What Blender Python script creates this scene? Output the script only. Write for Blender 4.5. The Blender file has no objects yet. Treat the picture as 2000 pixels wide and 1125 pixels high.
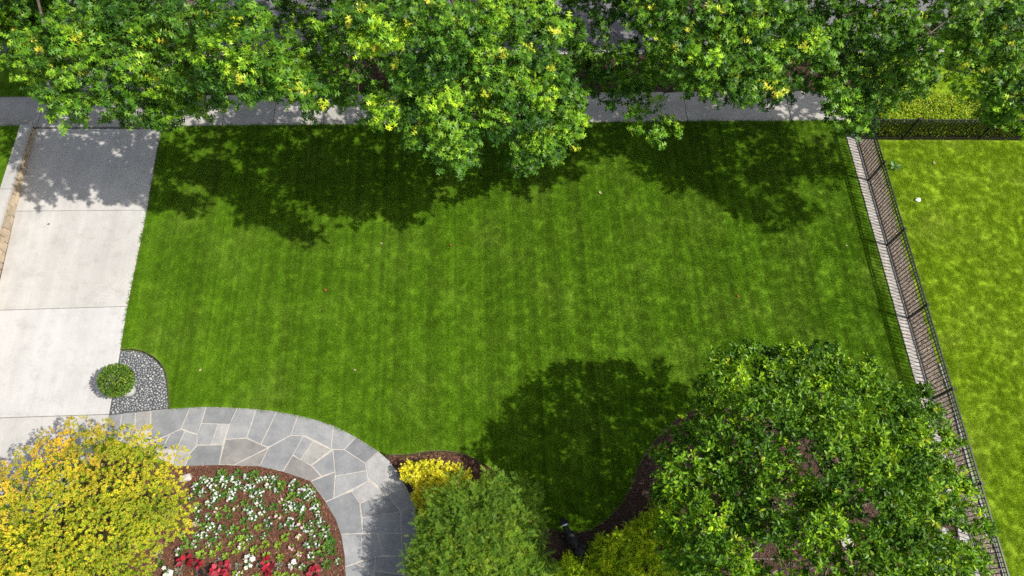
import bpy, bmesh, math, random
import numpy as np
from mathutils import Vector, Matrix
from mathutils.geometry import tessellate_polygon

random.seed(7)
rng = np.random.default_rng(11)
SC = bpy.context.scene
COL = SC.collection

# ------------------------------------------------------------------ camera
CAM_H, FPX = 18.0, 1400.0
PITCH, ROLL = math.atan(637 / 1400.0), math.radians(3.15)
RM = Matrix.Rotation(PITCH, 3, 'X') @ Matrix.Rotation(ROLL, 3, 'Z')
cam = bpy.data.cameras.new('camera')
cam.sensor_width = 36.0
cam.lens = FPX / 2000.0 * 36.0
cam.clip_end = 1000.0
camo = bpy.data.objects.new('camera', cam)
COL.objects.link(camo)
camo.location = (0, 0, CAM_H)
camo.rotation_euler = RM.to_euler()
SC.camera = camo

# ------------------------------------------------------------------ sky, sun, exposure
SHX, SHY = -0.74, 0.20                       # shadow on the ground of a 1 m high point
world = bpy.data.worlds.new('World')
SC.world = world
world.use_nodes = True
wn = world.node_tree
bg = wn.nodes['Background']
sky = wn.nodes.new('ShaderNodeTexSky')
sky.sky_type = 'NISHITA'
sky.sun_disc = False
sky.dust_density = 2.5
sky.ozone_density = 0.6
sky.sun_elevation = math.atan(1 / math.hypot(SHX, SHY))
sky.sun_rotation = math.atan2(-SHX, -SHY)
hs = wn.nodes.new('ShaderNodeHueSaturation'); hs.inputs['Saturation'].default_value = 0.6     # thin bright haze
wn.links.new(sky.outputs[0], hs.inputs['Color']); wn.links.new(hs.outputs[0], bg.inputs[0])
bg.inputs[1].default_value = 0.125
sun = bpy.data.lights.new('sun', 'SUN')
sun.energy = 4.6
sun.angle = math.radians(0.5)
sun.color = (1.0, 0.955, 0.87)
suno = bpy.data.objects.new('sun', sun)
COL.objects.link(suno)
suno.rotation_euler = Vector((SHX, SHY, -1)).to_track_quat('-Z', 'Y').to_euler()
suno.location = (10, -5, 30)
SC.view_settings.view_transform = 'Standard'
SC.view_settings.look = 'None'
SC.view_settings.exposure = 0.43
SC.view_settings.gamma = 1.0
SC.cycles.use_denoising = False
SC.cycles.max_bounces = 6
SC.cycles.diffuse_bounces = 3
SC.cycles.glossy_bounces = 2
SC.cycles.transmission_bounces = 3
SC.cycles.caustics_reflective = False
SC.cycles.caustics_refractive = False


# ------------------------------------------------------------------ helpers
def P(px, py, z=0.0):
    """point of the place at height z that stands at pixel (px, py) of the 2000 x 1125 survey picture"""
    d = RM @ Vector((px - 1000.0, -(py - 562.5), -FPX))
    t = (z - CAM_H) / d.z
    return Vector((d.x * t, d.y * t, z))


def proj(p):
    c = RM.transposed() @ (Vector(p) - Vector((0, 0, CAM_H)))
    return 1000 + FPX * c.x / -c.z, 562.5 - FPX * c.y / -c.z


def PX(pts, z=0.0):
    return [P(x, y, z) for x, y in pts]


def Z8(x, y):
    return 280 + x / 3.2614, 780 + y / 3.2614


def tag(o, label=None, cat=None, group=None, kind=None):
    if label: o['label'] = label
    if cat: o['category'] = cat
    if group: o['group'] = group
    if kind: o['kind'] = kind
    return o


def link(name, mesh, mat=None, parent=None):
    o = bpy.data.objects.new(name, mesh)
    COL.objects.link(o)
    if mat is not None and mesh is not None and len(mesh.materials) == 0:
        mesh.materials.append(mat)
    if parent is not None:
        o.parent = parent
    return o


def empty(name, loc, rz=0.0):
    o = bpy.data.objects.new(name, None)
    COL.objects.link(o)
    o.location = loc
    o.rotation_euler = (0, 0, rz)
    o.empty_display_size = 0.1
    return o


def mesh_np(name, V, F, mat=None, C=None, smooth=False):
    """mesh from numpy: V (n,3), F (m,3 or 4) and a point colour C (n,3)"""
    me = bpy.data.meshes.new(name)
    V = np.asarray(V, np.float32); F = np.asarray(F, np.int32)
    k = F.shape[1]
    me.vertices.add(len(V)); me.vertices.foreach_set('co', V.ravel())
    me.loops.add(F.size); me.loops.foreach_set('vertex_index', F.ravel())
    me.polygons.add(len(F))
    me.polygons.foreach_set('loop_start', np.arange(0, F.size, k, dtype=np.int32))
    me.polygons.foreach_set('loop_total', np.full(len(F), k, np.int32))
    if smooth:
        me.polygons.foreach_set('use_smooth', np.ones(len(F), bool))
    me.update(calc_edges=True)
    if C is not None:
        a = me.color_attributes.new('Col', 'FLOAT_COLOR', 'POINT')
        c4 = np.ones((len(V), 4), np.float32); c4[:, :3] = C
        a.data.foreach_set('color', c4.ravel())
    if mat: me.materials.append(mat)
    return me


def from_bm(name, bm, mat=None, smooth=False):
    me = bpy.data.meshes.new(name)
    bm.to_mesh(me); bm.free()
    if smooth:
        for p in me.polygons: p.use_smooth = True
    if mat: me.materials.append(mat)
    return me


def area2(p):
    return sum(p[i][0] * p[(i + 1) % len(p)][1] - p[(i + 1) % len(p)][0] * p[i][1] for i in range(len(p)))


def ccw(p):
    p = [Vector((a[0], a[1])) for a in p]
    return p if area2(p) > 0 else p[::-1]


def inset(p, d):
    n = len(p); out = []
    for i in range(n):
        a, b, c = p[i - 1], p[i], p[(i + 1) % n]
        e1 = (b - a).normalized(); e2 = (c - b).normalized()
        n1 = Vector((-e1.y, e1.x)); n2 = Vector((-e2.y, e2.x))
        m = n1 + n2
        if m.length < 1e-5: m = n1.copy()
        m.normalize()
        k = max(0.35, m.dot(n1))
        out.append(b + m * (d / k))
    return out


def slab(name, pts, z0, z1, mat, parent=None, gap=0.0, bev=0.006, tilt=0.0):
    """a slab of a polygonal outline, its upper edge bevelled"""
    p = ccw(pts)
    if gap: p = inset(p, gap)
    q = inset(p, bev)
    n = len(p)
    tx, ty = random.uniform(-tilt, tilt), random.uniform(-tilt, tilt)
    cx = sum(v.x for v in p) / n; cy = sum(v.y for v in p) / n
    dz = lambda v: (v.x - cx) * tx + (v.y - cy) * ty
    bm = bmesh.new()
    A = [bm.verts.new((v.x, v.y, z0)) for v in p]
    B = [bm.verts.new((v.x, v.y, z1 - bev + dz(v))) for v in p]
    C = [bm.verts.new((v.x, v.y, z1 + dz(v))) for v in q]
    for i in range(n):
        j = (i + 1) % n
        bm.faces.new((A[i], A[j], B[j], B[i])); bm.faces.new((B[i], B[j], C[j], C[i]))
    bmesh.ops.triangulate(bm, faces=[bm.faces.new(C)])
    return link(name, from_bm(name, bm, mat), None, parent)


def sheet(name, pts, z, mat, kind='structure', parent=None):
    p = ccw(pts)
    tris = tessellate_polygon([[Vector((v.x, v.y, 0)) for v in p]])
    me = mesh_np(name, np.array([(v.x, v.y, z) for v in p]), np.array([t if area2([p[i] for i in t]) > 0 else t[::-1] for t in tris]), mat)
    o = link(name, me, None, parent)
    if kind: o['kind'] = kind
    return o


def box_bm(bm, c, s, rot=None):
    r = bmesh.ops.create_cube(bm, size=1.0)
    M = Matrix.Translation(c) @ (rot.to_4x4() if rot else Matrix.Identity(4)) @ Matrix.Diagonal((s[0], s[1], s[2], 1))
    bmesh.ops.transform(bm, matrix=M, verts=r['verts'])
    return r['verts']


def box_mesh(name, s, mat, bev=0.0, c=(0, 0, 0)):
    bm = bmesh.new(); box_bm(bm, Vector(c), s)
    if bev: bmesh.ops.bevel(bm, geom=bm.edges[:], offset=bev, segments=1, affect='EDGES')
    return from_bm(name, bm, mat)


def ribbon(name, path, z0, z1, w, mat, parent=None, kind=None, closed=False):
    """an upright strip of thickness w that follows a line on the ground"""
    path = [Vector((p[0], p[1])) for p in path]
    n = len(path); L = []; Rr = []
    for i in range(n):
        a = path[max(0, i - 1)]; b = path[min(n - 1, i + 1)]
        t = (b - a).normalized(); nn = Vector((-t.y, t.x)) * w / 2
        L.append(path[i] + nn); Rr.append(path[i] - nn)
    bm = bmesh.new()
    rows = []
    for l, r in zip(L, Rr):
        rows.append([bm.verts.new((l.x, l.y, z0)), bm.verts.new((l.x, l.y, z1)), bm.verts.new((r.x, r.y, z1)), bm.verts.new((r.x, r.y, z0))])
    for a, b in zip(rows, rows[1:]):
        for k in range(3):
            bm.faces.new((a[k], a[k + 1], b[k + 1], b[k]))
    bm.faces.new(rows[0]); bm.faces.new(rows[-1][::-1])
    bmesh.ops.recalc_face_normals(bm, faces=bm.faces[:])
    o = link(name, from_bm(name, bm, mat), None, parent)
    if kind: o['kind'] = kind
    return o


def smooth_line(pts, sub=6):
    out = []
    n = len(pts)
    for i in range(n - 1):
        p0 = Vector(pts[max(0, i - 1)]); p1 = Vector(pts[i]); p2 = Vector(pts[i + 1]); p3 = Vector(pts[min(n - 1, i + 2)])
        for k in range(sub):
            t = k / sub
            out.append(0.5 * ((2 * p1) + (p2 - p0) * t + (2 * p0 - 5 * p1 + 4 * p2 - p3) * t * t + (3 * p1 - p0 - 3 * p2 + p3) * t ** 3))
    out.append(Vector(pts[-1]))
    return out


def tubes(name, chains, mat, sides=6, parent=None):
    """chains: lists of (point, radius); all joined into one mesh"""
    V = []; F = []
    for ch in chains:
        base = len(V)
        for i, (p, r) in enumerate(ch):
            a = Vector(ch[max(0, i - 1)][0]); b = Vector(ch[min(len(ch) - 1, i + 1)][0])
            t = (b - a).normalized()
            u = t.cross(Vector((0.31, 0.77, 0.55))).normalized(); v = t.cross(u)
            for k in range(sides):
                ang = 2 * math.pi * k / sides
                V.append(Vector(p) + (u * math.cos(ang) + v * math.sin(ang)) * r)
        for i in range(len(ch) - 1):
            for k in range(sides):
                k2 = (k + 1) % sides
                F.append((base + i * sides + k, base + i * sides + k2, base + (i + 1) * sides + k2, base + (i + 1) * sides + k))
    me = mesh_np(name, np.array([tuple(v) for v in V]), np.array(F), mat, smooth=True)
    return link(name, me, None, parent)


# ------------------------------------------------------------------ materials
def new_mat(name):
    m = bpy.data.materials.new(name); m.use_nodes = True
    nt = m.node_tree
    return m, nt, nt.nodes['Principled BSDF']


def N(nt, t, **kw):
    n = nt.nodes.new(t)
    for k, v in kw.items():
        if k.startswith('i_'):
            n.inputs[k[2:]].default_value = v
        else:
            setattr(n, k, v)
    return n


def noise(nt, vec, scale, detail=3.0, rough=0.55):
    n = N(nt, 'ShaderNodeTexNoise')
    n.inputs['Scale'].default_value = scale; n.inputs['Detail'].default_value = detail; n.inputs['Roughness'].default_value = rough
    if vec is not None: nt.links.new(vec, n.inputs['Vector'])
    return n.outputs[0]


def ramp(nt, fac, stops, interp='LINEAR'):
    r = N(nt, 'ShaderNodeValToRGB'); cr = r.color_ramp; cr.interpolation = interp
    while len(cr.elements) < len(stops): cr.elements.new(0.5)
    for e, (p, c) in zip(cr.elements, stops):
        e.position = p; e.color = (c[0], c[1], c[2], 1)
    nt.links.new(fac, r.inputs[0])
    return r.outputs[0]


def mix(nt, fac, a, b, mode='MIX'):
    n = N(nt, 'ShaderNodeMix', data_type='RGBA', blend_type=mode)
    for s, v in ((0, fac), (6, a), (7, b)):
        if hasattr(v, 'links') or hasattr(v, 'is_linked'):
            nt.links.new(v, n.inputs[s])
        elif s == 0:
            n.inputs[0].default_value = v
        else:
            n.inputs[s].default_value = (v[0], v[1], v[2], 1)
    return n.outputs[2]


def math_n(nt, op, a, b=None):
    n = N(nt, 'ShaderNodeMath', operation=op)
    for i, v in enumerate((a, b)):
        if v is None: continue
        if isinstance(v, (int, float)): n.inputs[i].default_value = v
        else: nt.links.new(v, n.inputs[i])
    return n.outputs[0]


def pos(nt):
    return N(nt, 'ShaderNodeNewGeometry').outputs['Position']


def bump(nt, bsdf, h, dist=0.01, strength=0.6):
    b = N(nt, 'ShaderNodeBump'); b.inputs['Distance'].default_value = dist; b.inputs['Strength'].default_value = strength
    nt.links.new(h, b.inputs['Height']); nt.links.new(b.outputs[0], bsdf.inputs['Normal'])


def plain(name, col, rough=0.6, spec=0.4, metal=0.0, var=0.0, scale=20.0):
    m, nt, b = new_mat(name)
    b.inputs['Roughness'].default_value = rough
    b.inputs['Specular IOR Level'].default_value = spec
    b.inputs['Metallic'].default_value = metal
    if var:
        c = ramp(nt, noise(nt, pos(nt), scale), [(0.25, [x * (1 - var) for x in col]), (0.75, [min(1, x * (1 + var)) for x in col])])
        nt.links.new(c, b.inputs['Base Color'])
    else:
        b.inputs['Base Color'].default_value = (*col, 1)
    return m


def concrete(name, lo, hi, stain, stain_amt=0.5):
    m, nt, b = new_mat(name)
    p = pos(nt)
    c = ramp(nt, noise(nt, p, 1.1, 5, 0.62), [(0.3, lo), (0.7, hi)])
    fine = ramp(nt, noise(nt, p, 45, 3, 0.7), [(0.3, (0.9, 0.9, 0.9)), (0.7, (1.04, 1.04, 1.04))])
    c = mix(nt, 1.0, c, fine, 'MULTIPLY')
    s = ramp(nt, noise(nt, p, 0.55, 6, 0.7), [(0.50, (0, 0, 0)), (0.72, (stain_amt,) * 3)])
    c = mix(nt, s, c, stain)
    oi = N(nt, 'ShaderNodeObjectInfo').outputs['Random']
    c = mix(nt, 1.0, c, ramp(nt, oi, [(0, (0.93, 0.93, 0.93)), (1, (1.03, 1.02, 1.01))]), 'MULTIPLY')
    spots = ramp(nt, noise(nt, p, 14, 2, 0.5), [(0.74, (0, 0, 0)), (0.80, (0.35, 0.35, 0.35))])
    c = mix(nt, spots, c, stain)
    mp = N(nt, 'ShaderNodeMapping'); mp.vector_type = 'TEXTURE'          # broom and tyre streaks along the drive
    mp.inputs['Rotation'].default_value = (0, 0, math.radians(4.9)); mp.inputs['Scale'].default_value = (0.45, 5.0, 1)
    nt.links.new(p, mp.inputs['Vector'])
    c = mix(nt, 1.0, c, ramp(nt, noise(nt, mp.outputs[0], 1.0, 5, 0.65), [(0.3, (0.88, 0.875, 0.87)), (0.65, (1.03, 1.03, 1.03))]), 'MULTIPLY')
    vo = N(nt, 'ShaderNodeTexNoise'); vo.inputs['Scale'].default_value = 2.6; vo.inputs['Detail'].default_value = 8; vo.inputs['Roughness'].default_value = 0.75
    nt.links.new(p, vo.inputs['Vector'])
    c = mix(nt, 1.0, c, ramp(nt, vo.outputs[0], [(0.32, (0.84, 0.83, 0.82)), (0.48, (1, 1, 1)), (0.7, (1.05, 1.05, 1.05))]), 'MULTIPLY')
    nt.links.new(c, b.inputs['Base Color'])
    b.inputs['Roughness'].default_value = 0.85
    b.inputs['Specular IOR Level'].default_value = 0.2
    bump(nt, b, noise(nt, p, 90, 3), 0.004, 0.5)
    return m


def lawn_color(nt, p, dark, mid, light, straw=None, stripes=0.0, straw_at=0.66, straw_max=0.8):
    c = ramp(nt, noise(nt, p, 0.7, 3, 0.5), [(0.3, dark), (0.5, mid), (0.72, light)])
    fine = ramp(nt, noise(nt, p, 30, 4, 0.75), [(0.25, (0.72, 0.75, 0.7)), (0.75, (1.25, 1.2, 1.2))])
    c = mix(nt, 1.0, c, fine, 'MULTIPLY')
    if stripes:
        for sc, amt in (((2.4, 0.03, 1), stripes * 0.55), ((0.03, 2.0, 1), stripes * 0.25), ((8.0, 0.035, 1), stripes * 0.8)):
            mp = N(nt, 'ShaderNodeMapping'); mp.vector_type = 'TEXTURE'
            mp.inputs['Rotation'].default_value = (0, 0, math.radians(4.9))
            mp.inputs['Scale'].default_value = (1 / sc[0], 1 / sc[1], 1)
            nt.links.new(p, mp.inputs['Vector'])
            s = ramp(nt, noise(nt, mp.outputs[0], 1.0, 1.5, 0.5), [(0.34, (1 - amt,) * 3), (0.5, (1, 1, 1)), (0.66, (1 + amt,) * 3)])
            c = mix(nt, 1.0, c, s, 'MULTIPLY')
    if straw is not None:
        f = ramp(nt, noise(nt, p, 0.6, 4, 0.6), [(straw_at, (0, 0, 0)), (straw_at + 0.2, (straw_max,) * 3)])
        c = mix(nt, f, c, straw)
    return c


def lawn_mats(name, dark, mid, light, soil, **kw):
    m, nt, b = new_mat(name + '_ground')
    p = pos(nt)
    c = lawn_color(nt, p, dark, mid, light, **kw)
    nt.links.new(mix(nt, 0.25, c, soil), b.inputs['Base Color'])
    b.inputs['Roughness'].default_value = 0.9; b.inputs['Specular IOR Level'].default_value = 0.1
    bump(nt, b, noise(nt, p, 60, 3), 0.02, 0.8)
    g, nt, b = new_mat(name + '_blade')
    c = lawn_color(nt, pos(nt), dark, mid, light, **kw)
    at = N(nt, 'ShaderNodeAttribute', attribute_name='Col')
    c = mix(nt, 1.0, c, at.outputs['Color'], 'MULTIPLY')
    nt.links.new(c, b.inputs['Base Color'])
    b.inputs['Roughness'].default_value = 0.6; b.inputs['Specular IOR Level'].default_value = 0.25
    tr = N(nt, 'ShaderNodeBsdfTranslucent')
    nt.links.new(mix(nt, 1.0, c, (1.3, 1.25, 0.7), 'MULTIPLY'), tr.inputs[0])
    ms = N(nt, 'ShaderNodeMixShader'); ms.inputs[0].default_value = 0.3
    nt.links.new(b.outputs[0], ms.inputs[1]); nt.links.new(tr.outputs[0], ms.inputs[2])
    nt.links.new(ms.outputs[0], nt.nodes['Material Output'].inputs[0])
    return m, g


def leaf_mat(name, rough=0.42, spec=0.5, trans=0.35, tcol=(1.5, 1.45, 0.6)):
    m, nt, b = new_mat(name)
    at = N(nt, 'ShaderNodeAttribute', attribute_name='Col')
    c = at.outputs['Color']
    nt.links.new(c, b.inputs['Base Color'])
    b.inputs['Roughness'].default_value = rough; b.inputs['Specular IOR Level'].default_value = spec
    tr = N(nt, 'ShaderNodeBsdfTranslucent')
    nt.links.new(mix(nt, 1.0, c, tcol, 'MULTIPLY'), tr.inputs[0])
    ms = N(nt, 'ShaderNodeMixShader'); ms.inputs[0].default_value = trans
    nt.links.new(b.outputs[0], ms.inputs[1]); nt.links.new(tr.outputs[0], ms.inputs[2])
    nt.links.new(ms.outputs[0], nt.nodes['Material Output'].inputs[0])
    return m


def stone_mat(name, cols, rough=0.75, nscale=3.0, bumpd=0.006, randomise=True):
    m, nt, b = new_mat(name)
    p = pos(nt)
    oi = N(nt, 'ShaderNodeObjectInfo').outputs['Random']
    k = len(cols)
    c = ramp(nt, oi, [(i / max(1, k - 1), cols[i]) for i in range(k)])
    c = mix(nt, 1.0, c, ramp(nt, noise(nt, p, nscale, 6, 0.7), [(0.28, (0.72, 0.73, 0.75)), (0.72, (1.2, 1.18, 1.15))]), 'MULTIPLY')
    c = mix(nt, 1.0, c, ramp(nt, noise(nt, p, nscale * 14, 3, 0.7), [(0.3, (0.86, 0.86, 0.86)), (0.7, (1.08, 1.08, 1.08))]), 'MULTIPLY')
    nt.links.new(c, b.inputs['Base Color'])
    b.inputs['Roughness'].default_value = rough; b.inputs['Specular IOR Level'].default_value = 0.3
    bump(nt, b, noise(nt, p, nscale * 6, 5, 0.65), bumpd, 0.6)
    return m


M = {}
M['walk'] = concrete('walk_concrete', (0.34, 0.322, 0.30), (0.43, 0.412, 0.388), (0.17, 0.155, 0.14), 0.55)
M['drive'] = concrete('drive_concrete', (0.40, 0.388, 0.372), (0.50, 0.488, 0.47), (0.29, 0.275, 0.26), 0.45)
M['drive_new'] = concrete('new_concrete', (0.42, 0.416, 0.412), (0.475, 0.47, 0.465), (0.37, 0.36, 0.35), 0.3)
M['cap'] = concrete('cap_concrete', (0.36, 0.35, 0.33), (0.50, 0.49, 0.47), (0.22, 0.21, 0.2), 0.5)
M['joint'] = plain('joint_sand', (0.10, 0.09, 0.08), 0.9, 0.1, var=0.3)
M['mortar'] = plain('mortar', (0.38, 0.355, 0.325), 0.9, 0.1, var=0.2, scale=8)
M['slate'] = stone_mat('slate', [(0.172, 0.178, 0.188), (0.22, 0.226, 0.236), (0.262, 0.268, 0.275), (0.20, 0.206, 0.216)])
M['slate_light'] = stone_mat('slate_light', [(0.29, 0.29, 0.295), (0.33, 0.325, 0.32)])
M['slate_brown'] = stone_mat('slate_brown', [(0.20, 0.192, 0.186), (0.225, 0.215, 0.208)])
M['slate_beige'] = stone_mat('slate_beige', [(0.27, 0.262, 0.25), (0.30, 0.29, 0.278)])
M['tan'] = stone_mat('tan_stone', [(0.38, 0.30, 0.21), (0.44, 0.36, 0.26), (0.33, 0.27, 0.20), (0.42, 0.33, 0.24)], nscale=5)
M['wall_core'] = plain('wall_mortar', (0.16, 0.12, 0.085), 0.9, 0.1, var=0.3)
M['brick'] = stone_mat('pale_brick', [(0.33, 0.305, 0.28), (0.40, 0.375, 0.345), (0.36, 0.325, 0.29), (0.44, 0.42, 0.395)], nscale=8)
M['pebble'] = stone_mat('river_pebble', [(0.15, 0.165, 0.18), (0.21, 0.228, 0.245), (0.28, 0.295, 0.31), (0.18, 0.197, 0.215), (0.40, 0.395, 0.38), (0.24, 0.255, 0.27)], 0.55, 12, 0.002)
M['boulder'] = stone_mat('pale_boulder', [(0.46, 0.42, 0.37), (0.52, 0.49, 0.45)], nscale=5)
M['boulder_grey'] = stone_mat('grey_boulder', [(0.26, 0.26, 0.265), (0.33, 0.32, 0.31)], nscale=5)
M['asphalt'] = plain('asphalt', (0.135, 0.133, 0.138), 0.9, 0.2, var=0.25, scale=30)
M['kerb'] = concrete('kerb_concrete', (0.33, 0.32, 0.30), (0.43, 0.42, 0.40), (0.2, 0.19, 0.18))
M['soil'] = plain('soil', (0.045, 0.03, 0.02), 0.95, 0.1, var=0.4, scale=6)
M['grit'] = plain('dark_grit', (0.075, 0.078, 0.082), 0.95, 0.1, var=0.5, scale=40)
M['iron'] = plain('black_iron', (0.012, 0.012, 0.013), 0.4, 0.5)
M['edging'] = plain('steel_edging', (0.10, 0.075, 0.05), 0.7, 0.3, var=0.3)
M['edging_grey'] = plain('grey_edging', (0.22, 0.22, 0.225), 0.6, 0.3, var=0.2)
M['glaze'] = plain('white_glaze', (0.66, 0.66, 0.65), 0.35, 0.5)
M['bark'] = plain('bark', (0.11, 0.085, 0.065), 0.9, 0.15, var=0.45, scale=14)
M['bark_pale'] = plain('pale_bark', (0.24, 0.21, 0.175), 0.9, 0.15, var=0.4, scale=10)
M['fur'] = plain('black_fur', (0.007, 0.007, 0.009), 0.55, 0.25, var=0.3, scale=60)
M['collar'] = plain('white_collar', (0.62, 0.68, 0.70), 0.6, 0.3)
M['green_plastic'] = plain('green_plastic', (0.10, 0.26, 0.19), 0.5, 0.4, var=0.1)
M['paper'] = plain('white_paper', (0.78, 0.78, 0.76), 0.8, 0.2, var=0.05)
M['dead_leaf'] = plain('dead_leaf', (0.42, 0.16, 0.045), 0.7, 0.2, var=0.3, scale=40)
M['pale_leaf'] = plain('pale_leaf', (0.55, 0.52, 0.30), 0.7, 0.2, var=0.2, scale=40)
M['chalk'] = plain('chalk', (0.50, 0.49, 0.48), 0.9, 0.1)
M['mulch'], nt, b = new_mat('mulch')
pp = pos(nt)
nt.links.new(ramp(nt, noise(nt, pp, 26, 5, 0.75), [(0.3, (0.035, 0.018, 0.012)), (0.5, (0.11, 0.052, 0.034)), (0.7, (0.22, 0.115, 0.08))]), b.inputs['Base Color'])
b.inputs['Roughness'].default_value = 0.95; b.inputs['Specular IOR Level'].default_value = 0.1
bump(nt, b, noise(nt, pp, 40, 5, 0.7), 0.03, 1.0)
M['mulch_dark'], nt, b = new_mat('dark_mulch')
pp = pos(nt)
nt.links.new(ramp(nt, noise(nt, pp, 26, 5, 0.75), [(0.3, (0.022, 0.014, 0.011)), (0.5, (0.065, 0.038, 0.03)), (0.7, (0.14, 0.09, 0.072))]), b.inputs['Base Color'])
b.inputs['Roughness'].default_value = 0.95; b.inputs['Specular IOR Level'].default_value = 0.1
bump(nt, b, noise(nt, pp, 40, 5, 0.7), 0.03, 1.0)
M['mulch_pale'], nt, b = new_mat('pale_mulch')
pp = pos(nt)
nt.links.new(ramp(nt, noise(nt, pp, 22, 5, 0.75), [(0.3, (0.07, 0.056, 0.045)), (0.5, (0.18, 0.148, 0.118)), (0.7, (0.31, 0.265, 0.22))]), b.inputs['Base Color'])
b.inputs['Roughness'].default_value = 0.95; b.inputs['Specular IOR Level'].default_value = 0.1
bump(nt, b, noise(nt, pp, 40, 5, 0.7), 0.03, 1.0)
M['chip'], nt, b = new_mat('mulch_chip')
at = N(nt, 'ShaderNodeAttribute', attribute_name='Col')
nt.links.new(at.outputs['Color'], b.inputs['Base Color'])
b.inputs['Roughness'].default_value = 0.9; b.inputs['Specular IOR Level'].default_value = 0.15
M['lawn'], M['blade'] = lawn_mats('lawn', (0.090, 0.200, 0.005), (0.104, 0.218, 0.007), (0.128, 0.234, 0.016), (0.05, 0.075, 0.008), stripes=0.21)
M['lawn2'], M['blade2'] = lawn_mats('neighbour_lawn', (0.245, 0.385, 0.012), (0.262, 0.398, 0.016), (0.285, 0.41, 0.026), (0.16, 0.24, 0.02),
                                    straw=(0.52, 0.47, 0.16), straw_at=0.54, straw_max=0.22)
M['oak'] = leaf_mat('oak_leaf', 0.46, 0.27, 0.20, (1.4, 1.35, 0.5))
M['tree_leaf'] = leaf_mat('glossy_leaf', 0.42, 0.26, 0.22)
M['maple'] = leaf_mat('golden_leaf', 0.6, 0.2, 0.42, (1.1, 1.05, 0.5))
M['needle'] = leaf_mat('needle_leaf', 0.6, 0.25, 0.25)
M['herb'] = leaf_mat('herb_leaf', 0.5, 0.35, 0.25)
M['petal'] = leaf_mat('petal', 0.6, 0.25, 0.25, (1, 1, 1))

# ------------------------------------------------------------------ the ground and the setting
big = sheet('ground', [(-220, -220), (220, -220), (220, 220), (-220, 220)], -0.16, M['lawn2'])

E1 = (P(1610, 235) - P(0, 249)).normalized()           # along the sidewalk
E2 = Vector((-E1.y, E1.x, 0))                           # towards the street
SW0 = P(0, 249)


def site(u, v, z=0.0):
    """u metres along the sidewalk's lawn edge from the left of the picture, v metres towards the street"""
    q = SW0 + E1 * u + E2 * v
    return Vector((q.x, q.y, z))


def su(px, py): return (P(px, py) - SW0).dot(E1)
def sv(px, py): return (P(px, py) - SW0).dot(E2)


V_WALK = 1.17                                           # sidewalk width
V_KERB = sv(1000, 106)                                  # street kerb
U_END = su(1655, 240)

street = sheet('street', [site(-60, V_KERB + 0.15), site(90, V_KERB + 0.15), site(90, V_KERB + 9), site(-60, V_KERB + 9)], -0.125, M['asphalt'])
kerb = empty('kerb', site(0, V_KERB)); kerb['kind'] = 'structure'
for i in range(-6, 16):
    slab('kerb_stone', [site(i * 2.4, V_KERB), site(i * 2.4 + 2.385, V_KERB), site(i * 2.4 + 2.385, V_KERB + 0.16), site(i * 2.4, V_KERB + 0.16)], -0.15, 0.0, M['kerb']).parent = kerb
for c in kerb.children: c.matrix_parent_inverse = kerb.matrix_world.inverted() if False else Matrix.Translation(-site(0, V_KERB))

# parkway strip: soil under the trees, grass at both ends
u_ap0, u_ap1 = su(85, 190), su(318, 190)                # driveway apron
sheet('parkway_soil', [site(u_ap1, V_WALK), site(U_END + 0.6, V_WALK), site(U_END + 0.6, V_KERB), site(u_ap1, V_KERB)], -0.03, M['soil'])
park_l = [site(-30, V_WALK), site(u_ap0, V_WALK), site(u_ap0, V_KERB), site(-30, V_KERB)]
sheet('parkway_lawn', park_l, -0.004, M['lawn'])
park_r = [site(U_END + 0.6, 0.75), site(U_END + 30, 0.75), site(U_END + 30, V_KERB), site(U_END + 0.6, V_KERB)]
sheet('parkway_lawn', park_r, -0.004, M['lawn2'])


def slab_run(name, quads, mat, z1=0.0, gap=0.007):
    root = empty(name, (0, 0, 0)); root['kind'] = 'structure'
    for q in quads:
        m = mat
        if len(q) == 2: q, m = q
        slab('concrete_slab', q, -0.11, z1, m, root, gap=gap, bev=0.008)
    return root


# sidewalk
js = [su(80, 218)] + [su(x, 218) for x in (329, 438, 536, 634, 733, 832, 930, 1028, 1126, 1340, 1542)] + [U_END]
js = [-12.0, -9.0, -6.0, -3.0] + js
q = [[site(a, 0), site(b, 0), site(b, V_WALK), site(a, V_WALK)] for a, b in zip(js, js[1:])]
slab_run('sidewalk', q, M['walk'], 0.0)
sheet('sidewalk_bed', [site(-13, 0.003), site(U_END + 0.01, 0.003), site(U_END + 0.01, V_WALK - 0.003), site(-13, V_WALK - 0.003)], -0.024, M['joint'])

# driveway with its apron, five fields of concrete
DL = [(71, 255), (37, 404), (-4, 560), (-62, 800), (-66, 818)]
DR = [(313, 252), (287, 410), (249, 598), (213, 808), (211, 815)]
ap = slab_run('driveway', [
    ([P(69, 251), P(313, 251), P(*DR[1]), P(30, 412)], M['drive']),
    ([P(30, 412), P(*DR[1]), P(*DR[2]), P(-14, 606)], M['drive']),
    ([P(-14, 606), P(*DR[2]), P(213, 809), P(-66, 818)], M['drive_new']),
    ([P(-66, 818), P(213, 809), P(205, 855), P(150, 935), P(100, 1020), P(-70, 1030)], M['drive']),
    ([site(u_ap0, V_WALK + 0.005), site((u_ap0 + u_ap1) / 2, V_WALK + 0.005), site((u_ap0 + u_ap1) / 2, V_KERB), site(u_ap0 - 0.25, V_KERB)], M['walk']),
    ([site((u_ap0 + u_ap1) / 2, V_WALK + 0.005), site(u_ap1, V_WALK + 0.005), site(u_ap1 + 0.25, V_KERB), site((u_ap0 + u_ap1) / 2, V_KERB)], M['walk']),
], M['drive'], 0.0, 0.006)
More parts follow.
